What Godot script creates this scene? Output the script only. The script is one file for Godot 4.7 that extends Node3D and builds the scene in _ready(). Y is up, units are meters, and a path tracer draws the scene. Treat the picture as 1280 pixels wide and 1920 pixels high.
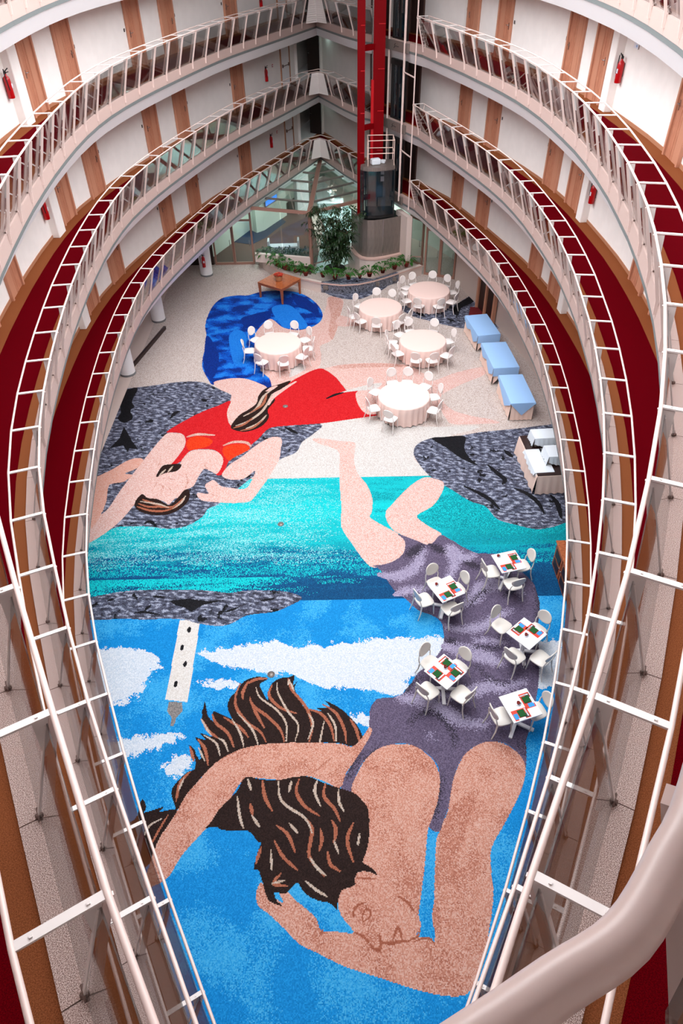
extends Node3D
# A tear-drop atrium with a mosaic floor, seen from its fourth gallery. Plan coordinates: x to the side, f forward (world z = -f), metres.

const G := [0.0, 3.5, 6.5, 9.5, 12.5]          # ground floor and the four gallery floors
const ROOF := 15.5
var M := {}
var used := {}
var rng := RandomNumberGenerator.new()

func _ready() -> void:
	rng.seed = 7
	camera_and_light()
	make_materials()
	build_loops()
	build_ground_floor()
	for lv in [1, 2, 3, 4]:
		build_gallery(lv)
	build_roof()
	build_doors()
	build_lift()
	build_lobby()
	build_planter()
	build_round_tables()
	build_square_tables()
	build_buffets()
	build_small_things()

func camera_and_light() -> void:
	var cam := Camera3D.new()
	cam.name = "camera"
	cam.position = Vector3(0, 14.14, 0)
	cam.rotation_degrees = Vector3(-41.951, 0, -1.081)
	cam.fov = rad_to_deg(2.0 * atan(960.0 / 1289.8))
	cam.near = 0.05
	cam.far = 200.0
	add_child(cam)
	cam.current = true
	var sky_m := ProceduralSkyMaterial.new()     # a bright, even overcast above the open light well
	sky_m.sky_top_color = Color(0.97, 0.98, 1.0)
	sky_m.sky_horizon_color = Color(0.93, 0.94, 0.96)
	sky_m.ground_bottom_color = Color(0.35, 0.34, 0.33)
	sky_m.ground_horizon_color = Color(0.6, 0.6, 0.6)
	sky_m.sun_angle_max = 0.0
	var env := Environment.new()
	env.background_mode = Environment.BG_SKY
	env.sky = Sky.new()
	env.sky.sky_material = sky_m
	env.background_energy_multiplier = 1.0
	env.tonemap_mode = Environment.TONE_MAPPER_LINEAR
	env.tonemap_exposure = 7.4
	env.sdfgi_enabled = true
	env.ssao_enabled = true
	env.ssil_enabled = true
	var we := WorldEnvironment.new()
	we.name = "environment"
	we.environment = env
	add_child(we)

# ---------------------------------------------------------------- helpers
func V(x: float, f: float, y: float) -> Vector3:
	return Vector3(x, y, -f)

func S(flat := true) -> SurfaceTool:
	var s := SurfaceTool.new()
	s.begin(Mesh.PRIMITIVE_TRIANGLES)
	s.set_smooth_group(0xFFFFFFFF if flat else 0)
	return s

func tri(s: SurfaceTool, a: Vector3, b: Vector3, c: Vector3) -> void:
	s.add_vertex(a); s.add_vertex(c); s.add_vertex(b)

func quad(s: SurfaceTool, a: Vector3, b: Vector3, c: Vector3, d: Vector3) -> void:
	tri(s, a, b, c); tri(s, a, c, d)

# eight corners: 0-3 below, 4-7 above, both counter-clockwise seen from above
func hexa(s: SurfaceTool, p: Array) -> void:
	s.set_smooth_group(0xFFFFFFFF)
	quad(s, p[3], p[2], p[1], p[0]); quad(s, p[4], p[5], p[6], p[7])
	for i in 4:
		var j := (i + 1) % 4
		quad(s, p[i], p[j], p[4 + j], p[4 + i])

func box(s: SurfaceTool, c: Vector3, z: Vector3, b := Basis(), bevel := 0.0) -> void:
	var h := z / 2.0
	if bevel <= 0.0:
		var p := []
		for y in [-1, 1]:
			for q in [[-1, 1], [1, 1], [1, -1], [-1, -1]]:
				p.append(c + b * Vector3(q[0] * h.x, y * h.y, q[1] * h.z))
		hexa(s, p)
		return
	s.set_smooth_group(0xFFFFFFFF)
	var rings := []
	for r in [[-h.y, bevel], [-h.y + bevel, 0.0], [h.y - bevel, 0.0], [h.y, bevel]]:
		var x: float = h.x - r[1]
		var w: float = h.z - r[1]
		var k := bevel
		var ring := []
		for q in [[-x + k, w], [x - k, w], [x, w - k], [x, -w + k], [x - k, -w], [-x + k, -w], [-x, -w + k], [-x, w - k]]:
			ring.append(c + b * Vector3(q[0], r[0], q[1]))
		rings.append(ring)
	for k in 3:
		for i in 8:
			var j := (i + 1) % 8
			quad(s, rings[k][i], rings[k][j], rings[k + 1][j], rings[k + 1][i])
	for i in range(1, 7):
		tri(s, rings[3][0], rings[3][i], rings[3][i + 1]); tri(s, rings[0][0], rings[0][i + 1], rings[0][i])

func bar(s: SurfaceTool, a: Vector3, b: Vector3, w: float, t: float, side := Vector3.UP) -> void:
	var d := (b - a).normalized()
	var x := side.cross(d).normalized()
	var y := d.cross(x)
	box(s, (a + b) / 2.0, Vector3(w, t, a.distance_to(b)), Basis(x, y, d))

func tube(s: SurfaceTool, pts: Array, r0: float, n := 8, r1 := -1.0, caps := true) -> void:
	if r1 < 0.0:
		r1 = r0
	s.set_smooth_group(0)
	var up := Vector3.UP
	var last := []
	for i in pts.size():
		var d: Vector3 = ((pts[mini(i + 1, pts.size() - 1)] - pts[maxi(i - 1, 0)]) as Vector3).normalized()
		if absf(d.dot(up)) > 0.95:
			up = Vector3.RIGHT if absf(d.x) < 0.9 else Vector3.BACK
		var x := up.cross(d).normalized()
		var y := d.cross(x)
		up = y
		var r := lerpf(r0, r1, float(i) / maxf(1.0, pts.size() - 1.0))
		var ring := []
		for k in n:
			var a := TAU * k / n
			ring.append(pts[i] + (x * cos(a) + y * sin(a)) * r)
		if last:
			for k in n:
				var j := (k + 1) % n
				quad(s, last[k], last[j], ring[j], ring[k])
		if caps and (i == 0 or i == pts.size() - 1):
			s.set_smooth_group(0xFFFFFFFF)
			for k in range(1, n - 1):
				if i == 0:
					tri(s, ring[0], ring[k + 1], ring[k])
				else:
					tri(s, ring[0], ring[k], ring[k + 1])
			s.set_smooth_group(0)
		last = ring

func lathe(s: SurfaceTool, prof: Array, n := 20, at := Transform3D(), smooth := true) -> void:
	s.set_smooth_group(0 if smooth else 0xFFFFFFFF)
	for i in prof.size() - 1:
		for k in n:
			var a := TAU * k / n
			var b := TAU * (k + 1) / n
			var p0 := Vector3(cos(a), 0, -sin(a))
			var p1 := Vector3(cos(b), 0, -sin(b))
			var u0: Vector3 = at * (p0 * prof[i].x + Vector3.UP * prof[i].y)
			var u1: Vector3 = at * (p1 * prof[i].x + Vector3.UP * prof[i].y)
			var w1: Vector3 = at * (p1 * prof[i + 1].x + Vector3.UP * prof[i + 1].y)
			var w0: Vector3 = at * (p0 * prof[i + 1].x + Vector3.UP * prof[i + 1].y)
			if prof[i].x > 0.0001:
				tri(s, u0, u1, w1)
			if prof[i + 1].x > 0.0001:
				tri(s, u0, w1, w0)

func prism(s: SurfaceTool, poly: PackedVector2Array, y0: float, y1: float) -> void:   # plan polygon (x, f)
	s.set_smooth_group(0xFFFFFFFF)
	var p := poly
	if not Geometry2D.is_polygon_clockwise(p):
		p = p.duplicate()
		p.reverse()
	var n := p.size()
	var ix := Geometry2D.triangulate_polygon(p)
	for k in range(0, ix.size(), 3):
		var a := p[ix[k]]; var b := p[ix[k + 1]]; var c := p[ix[k + 2]]
		if (b - a).cross(c - a) < 0.0:
			var t := b; b = c; c = t
		tri(s, V(a.x, a.y, y1), V(b.x, b.y, y1), V(c.x, c.y, y1))
		tri(s, V(a.x, a.y, y0), V(c.x, c.y, y0), V(b.x, b.y, y0))
	for i in n:
		var a := p[i]; var b := p[(i + 1) % n]
		quad(s, V(a.x, a.y, y0), V(b.x, b.y, y0), V(b.x, b.y, y1), V(a.x, a.y, y1))

func offset_path(p: PackedVector2Array, o: float, closed: bool) -> PackedVector2Array:
	var n := p.size()
	var out := PackedVector2Array()
	for i in n:
		var a := p[(i - 1 + n) % n] if closed or i > 0 else p[i]
		var b := p[(i + 1) % n] if closed or i < n - 1 else p[i]
		var d1 := (p[i] - a).normalized() if a != p[i] else (b - p[i]).normalized()
		var d2 := (b - p[i]).normalized() if b != p[i] else d1
		var n1 := Vector2(d1.y, -d1.x)
		var n2 := Vector2(d2.y, -d2.x)
		var m := (n1 + n2) / maxf(0.28, 1.0 + n1.dot(n2))
		out.append(p[i] + m * o)
	return out

# sweeps a profile of (offset, height) along a plan path
func sweep(s: SurfaceTool, path: PackedVector2Array, prof: Array, closed := false, smooth := false) -> void:
	s.set_smooth_group(0 if smooth else 0xFFFFFFFF)
	var rows := []
	for q in prof:
		rows.append(offset_path(path, q.x, closed))
	var n := path.size() if closed else path.size() - 1
	for k in prof.size() - 1:
		for i in n:
			var j := (i + 1) % path.size()
			quad(s, V(rows[k][i].x, rows[k][i].y, prof[k].y), V(rows[k + 1][i].x, rows[k + 1][i].y, prof[k + 1].y), V(rows[k + 1][j].x, rows[k + 1][j].y, prof[k + 1].y), V(rows[k][j].x, rows[k][j].y, prof[k].y))
	if not closed and prof.size() > 2:
		for e in [0, path.size() - 1]:
			for k in range(1, prof.size() - 1):
				tri(s, V(rows[0][e].x, rows[0][e].y, prof[0].y), V(rows[k][e].x, rows[k][e].y, prof[k].y), V(rows[k + 1][e].x, rows[k + 1][e].y, prof[k + 1].y))

func mesh_of(s: SurfaceTool) -> ArrayMesh:
	s.generate_normals()
	return s.commit()

func numbered(called: String) -> String:
	var k: int = used.get(called, 0)
	used[called] = k + 1
	return called if k == 0 else "%s_%03d" % [called, k]

func part(s, called: String, m: Material, parent: Node) -> MeshInstance3D:
	var o := MeshInstance3D.new()
	o.mesh = mesh_of(s) if s is SurfaceTool else s
	o.material_override = m
	o.name = called
	if parent == self:
		o.name = numbered(called)
	parent.add_child(o, true)
	return o

func tag(o: Node, label: String, category := "", group := "", kind := "") -> Node:
	if label: o.set_meta("label", label)
	if category: o.set_meta("category", category)
	if group: o.set_meta("group", group)
	if kind: o.set_meta("kind", kind)
	return o

func thing(called: String, label: String, category: String, at := Vector3.ZERO, turn := 0.0, group := "") -> Node3D:
	var o := Node3D.new()
	o.name = numbered(called)
	add_child(o)
	o.position = at
	o.rotation.y = turn
	tag(o, label, category, group)
	return o

func dup(root: Node3D, at: Vector3, turn: float, label: String) -> Node3D:
	var r: Node3D = root.duplicate()
	r.name = numbered(str(root.name))
	add_child(r)
	r.position = at
	r.rotation.y = turn
	r.set_meta("label", label)
	return r

func struct(s, called: String, m: Material, label := "", category := "") -> MeshInstance3D:
	var o := part(s, called, m, self)
	tag(o, label, category, "", "structure")
	return o

# turn about y that brings local +z to face the plan direction d
func yaw(d: Vector2) -> float:
	return atan2(d.x, -d.y)

func recolour(root: Node, m: Material) -> void:
	for c in root.find_children("*", "MeshInstance3D", true, false):
		c.material_override = m

# ---------------------------------------------------------------- materials
func noise_tex(freq: float, ramp: Array, oct := 2, size := 256, type := FastNoiseLite.TYPE_SIMPLEX_SMOOTH) -> NoiseTexture2D:
	var n := FastNoiseLite.new()
	n.noise_type = type
	n.frequency = freq
	n.fractal_octaves = oct
	n.seed = 11 + M.size()
	var g := Gradient.new()
	var offs := PackedFloat32Array()
	var cols := PackedColorArray()
	for q in ramp:
		offs.append(q[0]); cols.append(q[1])
	g.offsets = offs
	g.colors = cols
	var t := NoiseTexture2D.new()
	t.width = size
	t.height = size
	t.seamless = true
	t.noise = n
	t.color_ramp = g
	return t

func mat(called: String, c: Color, rough := 0.6, metal := 0.0, tex: Texture2D = null, scale := 1.0) -> StandardMaterial3D:
	var m := StandardMaterial3D.new()
	m.resource_name = called
	m.albedo_color = c
	m.roughness = rough
	m.metallic = metal
	if tex:
		m.albedo_texture = tex
		m.uv1_triplanar = true
		m.uv1_world_triplanar = true
		m.uv1_scale = Vector3.ONE * scale
	M[called] = m
	return m

func pane(called: String, c: Color, a: float) -> StandardMaterial3D:
	var m := mat(called, Color(c, a), 0.03)
	m.transparency = BaseMaterial3D.TRANSPARENCY_ALPHA
	return m

func two(a: Color, b: Color) -> Array:
	return [[0.3, a], [0.7, b]]

func make_materials() -> void:
	mat("plaster", Color.WHITE, 0.85, 0.0, noise_tex(0.02, two(Color(0.94, 0.915, 0.895), Color(0.955, 0.93, 0.91)), 4), 0.3)
	mat("steel_white", Color(0.85, 0.755, 0.72), 0.35)
	mat("steel_strut", Color(0.84, 0.8, 0.78), 0.35)
	mat("steel_rung", Color(0.86, 0.82, 0.8), 0.45)
	mat("bracket", Color(0.42, 0.33, 0.3), 0.5, 0.4)
	mat("granite", Color.WHITE, 0.55, 0.0, noise_tex(0.28, [[0.28, Color(0.38, 0.27, 0.24)], [0.42, Color(0.64, 0.51, 0.47)], [0.6, Color(0.82, 0.72, 0.68)], [0.75, Color(0.92, 0.86, 0.83)]], 2, 512), 0.95)
	mat("band_grey", Color(0.42, 0.42, 0.42), 0.6)
	mat("stone_grey", Color.WHITE, 0.6, 0.0, noise_tex(0.25, two(Color(0.33, 0.35, 0.35), Color(0.48, 0.5, 0.49)), 2), 1.2)
	mat("fascia", Color(0.93, 0.92, 0.92), 0.6)
	mat("carpet_red", Color.WHITE, 0.95, 0.0, noise_tex(0.3, two(Color(0.26, 0.0, 0.025), Color(0.4, 0.008, 0.045)), 3, 512), 0.7)
	mat("carpet_brown", Color.WHITE, 0.95, 0.0, noise_tex(0.3, two(Color(0.43, 0.24, 0.14), Color(0.58, 0.34, 0.21)), 3, 512), 0.7)
	M.carpet_red.metallic_specular = 0.08
	M.carpet_brown.metallic_specular = 0.08
	mat("door_wood", Color.WHITE, 0.5, 0.0, noise_tex(0.05, two(Color(0.68, 0.43, 0.33), Color(0.78, 0.54, 0.42)), 3, 256), 0.7)
	M.door_wood.uv1_scale = Vector3(3.0, 0.25, 3.0)
	mat("door_edge", Color(0.76, 0.53, 0.42), 0.5)
	mat("skirting", Color(0.68, 0.47, 0.35), 0.6)
	mat("table_wood", Color.WHITE, 0.45, 0.0, noise_tex(0.04, two(Color(0.55, 0.27, 0.13), Color(0.72, 0.4, 0.22)), 3), 1.0)
	M.table_wood.uv1_scale = Vector3(0.7, 2.0, 2.6)
	mat("dark_wood", Color(0.16, 0.075, 0.055), 0.45)
	mat("chrome", Color(0.75, 0.75, 0.75), 0.2, 1.0)
	mat("dark", Color(0.03, 0.03, 0.032), 0.5)
	mat("red_steel", Color(0.45, 0.0, 0.025), 0.5)
	M.red_steel.metallic_specular = 0.2
	mat("red_gloss", Color(0.72, 0.02, 0.06), 0.3)
	mat("brushed", Color(0.75, 0.72, 0.7), 0.45, 0.5, noise_tex(0.03, two(Color(0.66, 0.63, 0.61), Color(0.74, 0.71, 0.69)), 3), 1.0)
	M.brushed.uv1_scale = Vector3(5.0, 0.2, 5.0)
	mat("terrazzo", Color.WHITE, 0.5, 0.0, noise_tex(0.4, [[0.2, Color(0.55, 0.45, 0.41)], [0.4, Color(0.78, 0.7, 0.66)], [0.75, Color(0.88, 0.82, 0.78)]], 2, 512), 0.9)
	mat("stone_pale", Color.WHITE, 0.5, 0.0, noise_tex(0.2, [[0.2, Color(0.66, 0.56, 0.52)], [0.5, Color(0.83, 0.75, 0.71)], [0.8, Color(0.9, 0.85, 0.82)]], 3, 512), 1.0)
	mat("stone_ledge", Color.WHITE, 0.4, 0.0, noise_tex(0.2, two(Color(0.75, 0.6, 0.55), Color(0.85, 0.72, 0.67)), 3), 1.5)
	mat("marble_dark", Color.WHITE, 0.35, 0.0, noise_tex(0.02, [[0.2, Color(0.1, 0.1, 0.12)], [0.42, Color(0.33, 0.34, 0.38)], [0.5, Color(0.7, 0.71, 0.76)], [0.56, Color(0.3, 0.31, 0.35)], [0.8, Color(0.42, 0.42, 0.47)]], 5, 512), 0.6)
	mat("mould_white", Color(0.92, 0.88, 0.86), 0.35)
	mat("mould_cream", Color(0.87, 0.84, 0.8), 0.4)
	mat("linen_rose", Color(0.9, 0.78, 0.74), 0.85)
	mat("linen_beige", Color(0.93, 0.81, 0.75), 0.85)
	mat("linen_blue", Color(0.6, 0.75, 0.92), 0.85)
	mat("linen_white", Color(0.87, 0.89, 0.91), 0.85)
	mat("laminate", Color(0.93, 0.92, 0.92), 0.35)
	mat("orange_print", Color(0.8, 0.2, 0.09), 0.6)
	mat("sky_print", Color(0.1, 0.55, 0.82), 0.6)
	mat("dark_print", Color(0.2, 0.17, 0.16), 0.6)
	mat("paper", Color(0.9, 0.9, 0.93), 0.7)
	mat("napkin_green", Color(0.03, 0.3, 0.1), 0.9)
	mat("terracotta", Color(0.5, 0.12, 0.07), 0.7)
	mat("leaf", Color(0.13, 0.33, 0.06), 0.5)
	M.leaf.backlight_enabled = true
	M.leaf.backlight = Color(0.1, 0.2, 0.03)
	mat("leaf_tree", Color(0.1, 0.2, 0.07), 0.5)
	M.leaf_tree.backlight_enabled = true
	M.leaf_tree.backlight = Color(0.05, 0.1, 0.03)
	mat("leaf_dark", Color(0.05, 0.12, 0.05), 0.5)
	mat("bark", Color(0.3, 0.22, 0.16), 0.8)
	mat("soil", Color(0.12, 0.08, 0.06), 0.95)
	mat("flower", Color(0.72, 0.16, 0.05), 0.7)
	mat("wicker", Color(0.72, 0.52, 0.36), 0.8)
	mat("copper_beam", Color(0.62, 0.46, 0.4), 0.4, 0.2)
	mat("pale_wall", Color(0.8, 0.82, 0.78), 0.8)
	mat("pale_floor", Color(0.75, 0.85, 0.85), 0.5)
	mat("blue_carpet", Color(0.06, 0.12, 0.25), 0.95)
	mat("brown_floor", Color(0.33, 0.19, 0.15), 0.7)
	mat("louver", Color(0.92, 0.88, 0.86), 0.5)
	mat("mat_red", Color(0.4, 0.0, 0.04), 0.95)
	pane("glass_rail", Color(0.1, 0.12, 0.11), 0.34)
	pane("glass_hall", Color(0.2, 0.36, 0.31), 0.15)
	pane("glass_lift", Color(0.01, 0.13, 0.17), 0.45)
	var e := mat("screen", Color(0.02, 0.03, 0.05), 0.3)
	e.emission_enabled = true
	e.emission = Color(0.1, 0.4, 0.75)
	e.emission_energy_multiplier = 0.5
	e = mat("lamp_glow", Color(0.9, 0.95, 0.95), 0.5)
	e.emission_enabled = true
	e.emission = Color(0.85, 1.0, 0.97)
	e.emission_energy_multiplier = 1.2
	e = mat("led_blue", Color(0.1, 0.2, 0.9), 0.5)
	e.emission_enabled = true
	e.emission = Color(0.1, 0.35, 1.0)
	e.emission_energy_multiplier = 1.0

# ---------------------------------------------------------------- plan of the light well
var rail := PackedVector2Array()      # outer hand-rail line: lift lobby, corner, long side, tip, other side
var is_joint := []
var slab := PackedVector2Array()      # the same loop with the sharp corner, closed across the lift gap
var wall_path := PackedVector2Array()
var tip_at := 0

func build_loops() -> void:
	var q := [1.62, 35.45, 1, 1.14, 36.38, 1, 0.66, 37.30, 1, 0.14, 38.40, 1, -0.35, 39.75, 1, -0.78, 40.25, 0, -1.19, 39.87, 1, -1.61, 38.79, 1, -2.09, 37.62, 1, -2.57, 36.49, 1, -3.02, 35.43, 1, -3.45, 34.43, 1, -3.86, 33.40, 1, -4.24, 32.31, 1, -4.58, 31.21, 1, -4.91, 30.07, 1, -5.21, 28.96, 1, -5.49, 27.89, 1, -5.76, 26.82, 1, -6.00, 25.76, 1, -6.21, 24.65, 1, -6.38, 23.48, 1, -6.47, 22.32, 1, -6.50, 21.16, 1, -6.48, 19.98, 1, -6.42, 18.81, 1, -6.34, 17.65, 1, -6.23, 16.50, 1, -6.10, 15.34, 1, -5.94, 14.19, 1, -5.76, 13.04, 1, -5.56, 11.90, 1, -5.33, 10.76, 1, -5.05, 9.63, 1, -4.71, 8.52, 1, -4.30, 7.44, 1, -3.83, 6.38, 1, -3.35, 5.33, 1, -2.84, 4.29, 1, -2.30, 3.28, 1, -1.74, 2.27, 1, -1.17, 1.26, 1, -0.62, 0.38, 1, -0.44, 0.17, 0, -0.27, 0.07, 0, -0.12, 0.04, 0, 0.00, 0.07, 0, 0.09, 0.11, 0, 0.15, 0.14, 0, 0.21, 0.17, 0, 0.26, 0.22, 0, 0.31, 0.28, 1, 0.42, 0.46, 0, 0.58, 0.74, 0, 0.90, 1.31, 1, 1.48, 2.31, 1, 2.02, 3.32, 1, 2.52, 4.34, 1, 2.99, 5.38, 1, 3.41, 6.43, 1, 3.80, 7.51, 1, 4.15, 8.61, 1, 4.46, 9.71, 1, 4.73, 10.82, 1, 4.96, 11.94, 1, 5.16, 13.07, 1, 5.32, 14.21, 1, 5.47, 15.35, 1, 5.58, 16.51, 1, 5.66, 17.67, 1, 5.70, 18.82, 1, 5.69, 19.97, 1, 5.66, 21.12, 1, 5.61, 22.24, 1, 5.51, 23.36, 1, 5.37, 24.49, 1, 5.17, 25.60, 1, 4.94, 26.66, 1, 4.67, 27.75, 1, 4.40, 28.86, 1, 4.07, 30.04, 1, 3.69, 31.33, 1, 3.31, 32.73, 1]
	for i in range(0, q.size(), 3):
		rail.append(Vector2(q[i], q[i + 1]))
		is_joint.append(q[i + 2] == 1)
	for i in rail.size():
		if i == 4 or i == 6:
			continue
		slab.append(Vector2(2.03, 35.42) if i == 0 else Vector2(-0.8, 40.75) if i == 5 else rail[i])
	slab.append(Vector2(2.85, 33.7))
	var off := offset_path(slab, 2.07, true)
	wall_path.append(Vector2(-2.05, 43.4))
	for i in range(5, off.size()):
		wall_path.append(off[i])
		if slab[i].y < 0.05:
			tip_at = wall_path.size() - 1
	for i in range(0, 4):
		wall_path.append(off[i])
	wall_path.append(Vector2(-0.6, 45.6))

# ---------------------------------------------------------------- the mosaic, one texel for each tessera of two centimetres
const MW := 820
const MH := 1820
var ids := PackedByteArray()

func curve_of(c: Array, closed: bool, smooth: bool) -> PackedVector2Array:
	var p := PackedVector2Array()
	for i in range(0, c.size(), 2):
		p.append(Vector2(c[i] / 2.0 + MW / 2.0, MH - 50 - c[i + 1] / 2.0))
	if not smooth or p.size() < 3:
		return p
	var out := PackedVector2Array()
	var n := p.size()
	for i in (n if closed else n - 1):
		var a := p[(i - 1 + n) % n] if closed or i > 0 else p[i]
		var d := p[(i + 2) % n] if closed or i < n - 2 else p[(i + 1) % n]
		for k in 4:
			out.append(p[i].cubic_interpolate(p[(i + 1) % n], a, d, k / 4.0))
	if not closed:
		out.append(p[n - 1])
	return out

func area(id: int, smooth: int, c: Array) -> void:
	var p := curve_of(c, true, smooth == 1)
	var rows := {}
	var n := p.size()
	for i in n:
		var a := p[i]
		var b := p[(i + 1) % n]
		if a.y > b.y:
			var t := a; a = b; b = t
		for y in range(maxi(0, ceili(a.y - 0.5)), mini(MH, ceili(b.y - 0.5))):
			var x := a.x + (b.x - a.x) * (y + 0.5 - a.y) / (b.y - a.y)
			if rows.has(y):
				rows[y].append(x)
			else:
				rows[y] = [x]
	for y in rows:
		var r: Array = rows[y]
		r.sort()
		for k in range(0, r.size() - 1, 2):
			for x in range(maxi(0, ceili(r[k] - 0.5)), mini(MW, ceili(r[k + 1] - 0.5))):
				ids[y * MW + x] = id

func line(id: int, w: float, c: Array) -> void:     # a run of tesserae, w in texels across, thinning to both ends
	var p := curve_of(c, false, true)
	var n := p.size()
	for i in n - 1:
		for k in 16:
			var t := (i + k / 16.0) / (n - 1)
			var m := p[i].lerp(p[i + 1], k / 16.0)
			var r := w * (0.35 + 0.65 * sin(PI * clampf(t, 0.04, 0.96)))
			for y in range(maxi(0, ceili(m.y - r - 0.5)), mini(MH, ceili(m.y + r - 0.5))):
				var h := sqrt(maxf(0.0, r * r - (y + 0.5 - m.y) ** 2))
				for x in range(maxi(0, ceili(m.x - h - 0.5)), mini(MW, ceili(m.x + h - 0.5))):
					ids[y * MW + x] = id

func pick(a: Array) -> Color:
	return a[rng.randi() % a.size()]

func paint_mosaic() -> ImageTexture:
	ids.resize(MW * MH)
	ids.fill(0)
	area(1, 1, [-233, 1749, -143, 1937, -86, 2031, 6, 2079, 122, 2065, 309, 2018, 498, 2012, 299, 1923, 245, 1834, 278, 1720])
	area(3, 0, [-820, -100, 820, -100, 820, 1219, -820, 1219])
	area(2, 0, [-820, 1219, 820, 1219, 820, 1742, -820, 1742])
	area(4, 0, [-688, 1069, -620, 1068, -599, 1075, -553, 1073, -517, 1069, -487, 1058, -461, 1040, -460, 1020, -445, 1013, -471, 1003, -475, 984, -484, 971, -485, 940, -509, 925, -532, 910, -553, 907, -642, 903])
	area(4, 0, [-374, 1054, -335, 1061, -290, 1067, -257, 1076, -200, 1083, -165, 1086, -141, 1070, -107, 1063, -79, 1080, -51, 1061, -10, 1082, 22, 1071, 48, 1081, 83, 1092, 105, 1084, 141, 1089, 180, 1086, 253, 1089, 278, 1079, 256, 1014, 160, 969, 137, 925, 114, 918, 92, 926, 65, 937, 29, 941, -2, 946, -39, 939, -82, 957, -110, 975, -138, 990, -182, 983, -210, 995, -250, 1006, -295, 1012, -336, 1031, -355, 1044])
	area(4, 0, [-354, 962, -333, 969, -301, 975, -268, 970, -250, 960, -266, 947, -298, 948, -331, 950])
	area(4, 0, [-536, 814, -507, 819, -462, 824, -422, 829, -387, 833, -366, 828, -383, 811, -407, 801, -454, 785, -484, 775, -526, 774])
	area(4, 0, [-403, 750, -390, 763, -367, 776, -345, 775, -336, 759, -348, 744, -369, 726, -384, 729])
	area(4, 0, [5, 864, 34, 871, 60, 865, 56, 839, 28, 845])
	area(4, 0, [490, 1069, 562, 1075, 525, 928, 457, 933])
	area(20, 0, [-430, 1161, -376, 1156, -371, 912, -425, 920])
	area(25, 0, [-416, 915, -385, 912, -379, 889, -391, 871, -394, 849, -401, 849, -401, 870, -416, 889])
	line(6, 2.47, [-401, 1136, -400, 1119])
	line(6, 2.47, [-410, 1079, -410, 1063])
	line(6, 2.32, [-394, 1028, -395, 1013])
	line(6, 2.24, [-408, 971, -408, 955])
	area(5, 1, [-932, 2305, -853, 2310, -743, 2326, -634, 2352, -536, 2349, -464, 2296, -416, 2256, -244, 2111, -72, 2052, -89, 1994, -132, 1940, -151, 1881, -206, 1842, -290, 1750, -377, 1628, -413, 1600, -427, 1562, -472, 1521, -527, 1513, -585, 1524, -649, 1526, -691, 1518, -748, 1470, -810, 1563, -915, 2002])
	area(6, 1, [-844, 2287, -781, 2315, -783, 2226, -766, 2183, -775, 2156, -755, 2107, -781, 2078, -811, 2109, -809, 2150, -838, 2243])
	area(6, 0, [-776, 2055, -751, 2010, -727, 1965, -695, 1915, -729, 1923, -727, 1899, -754, 1941, -797, 1925, -775, 1985])
	line(6, 4.07, [-616, 2103, -606, 2136, -592, 2143])
	line(6, 4.18, [-518, 2225, -501, 2210])
	line(6, 3.04, [-598, 1538, -584, 1547, -560, 1524])
	line(6, 3.17, [-651, 1656, -633, 1616])
	line(6, 3.79, [-194, 2030, -148, 1990])
	line(6, 3.36, [-310, 1750, -297, 1761])
	area(5, 1, [248, 1861, 268, 1918, 327, 1952, 397, 1954, 488, 1978, 569, 1989, 650, 2000, 733, 2014, 918, 2019, 769, 1505, 714, 1527, 664, 1503, 623, 1487, 575, 1481, 519, 1502, 470, 1528, 445, 1586, 401, 1613, 352, 1669, 301, 1722, 267, 1787])
	area(6, 1, [318, 1947, 366, 1955, 435, 1955, 423, 1888, 434, 1831, 454, 1790, 404, 1832, 359, 1896])
	line(6, 4.35, [488, 1792, 510, 1750, 529, 1715, 517, 1692])
	line(6, 4.06, [394, 1685, 435, 1650, 465, 1617, 485, 1574])
	line(6, 4.06, [552, 1669, 583, 1646, 609, 1602, 618, 1550])
	line(6, 4.06, [658, 1633, 669, 1590, 664, 1528])
	line(6, 4.72, [628, 1894, 653, 1868])
	line(6, 4.56, [558, 1871, 577, 1832])
	line(6, 4.14, [609, 1667, 689, 1643])
	area(5, 1, [-723, 1238, -688, 1245, -583, 1267, -435, 1266, -372, 1262, -310, 1252, -261, 1259, -162, 1254, -111, 1229, -148, 1200, -183, 1182, -253, 1172, -292, 1146, -327, 1138, -381, 1148, -418, 1161, -472, 1166, -519, 1163, -573, 1168, -705, 1171])
	area(6, 0, [-471, 1228, -417, 1234, -367, 1224, -319, 1226, -377, 1210, -404, 1187, -425, 1203, -450, 1211])
	line(6, 2.05, [-554, 1187, -530, 1190, -487, 1180])
	line(6, 2.18, [-636, 1232, -620, 1239])
	line(6, 2.05, [-314, 1185, -280, 1199])
	line(6, 2.11, [-221, 1222, -185, 1229])
	line(6, 2.11, [-517, 1245, -485, 1240])
	area(5, 1, [284, 2960, 334, 2989, 401, 2971, 527, 2981, 590, 3041, 644, 3095, 646, 3039, 746, 2971, 722, 2809, 668, 2727, 542, 2753, 493, 2776, 450, 2799, 401, 2833, 338, 2875])
	area(6, 1, [540, 2980, 589, 3033, 644, 3090, 627, 3008, 563, 2948, 539, 2874, 523, 2905])
	line(6, 4.3, [355, 2912, 391, 2873])
	line(6, 4.35, [439, 2938, 464, 2922])
	line(6, 4.26, [489, 2847, 518, 2817])
	area(5, 1, [-93, 3242, -54, 3132, 24, 3071, 101, 3062, 153, 3100, 231, 3179, 240, 3252, 75, 3310])
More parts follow.
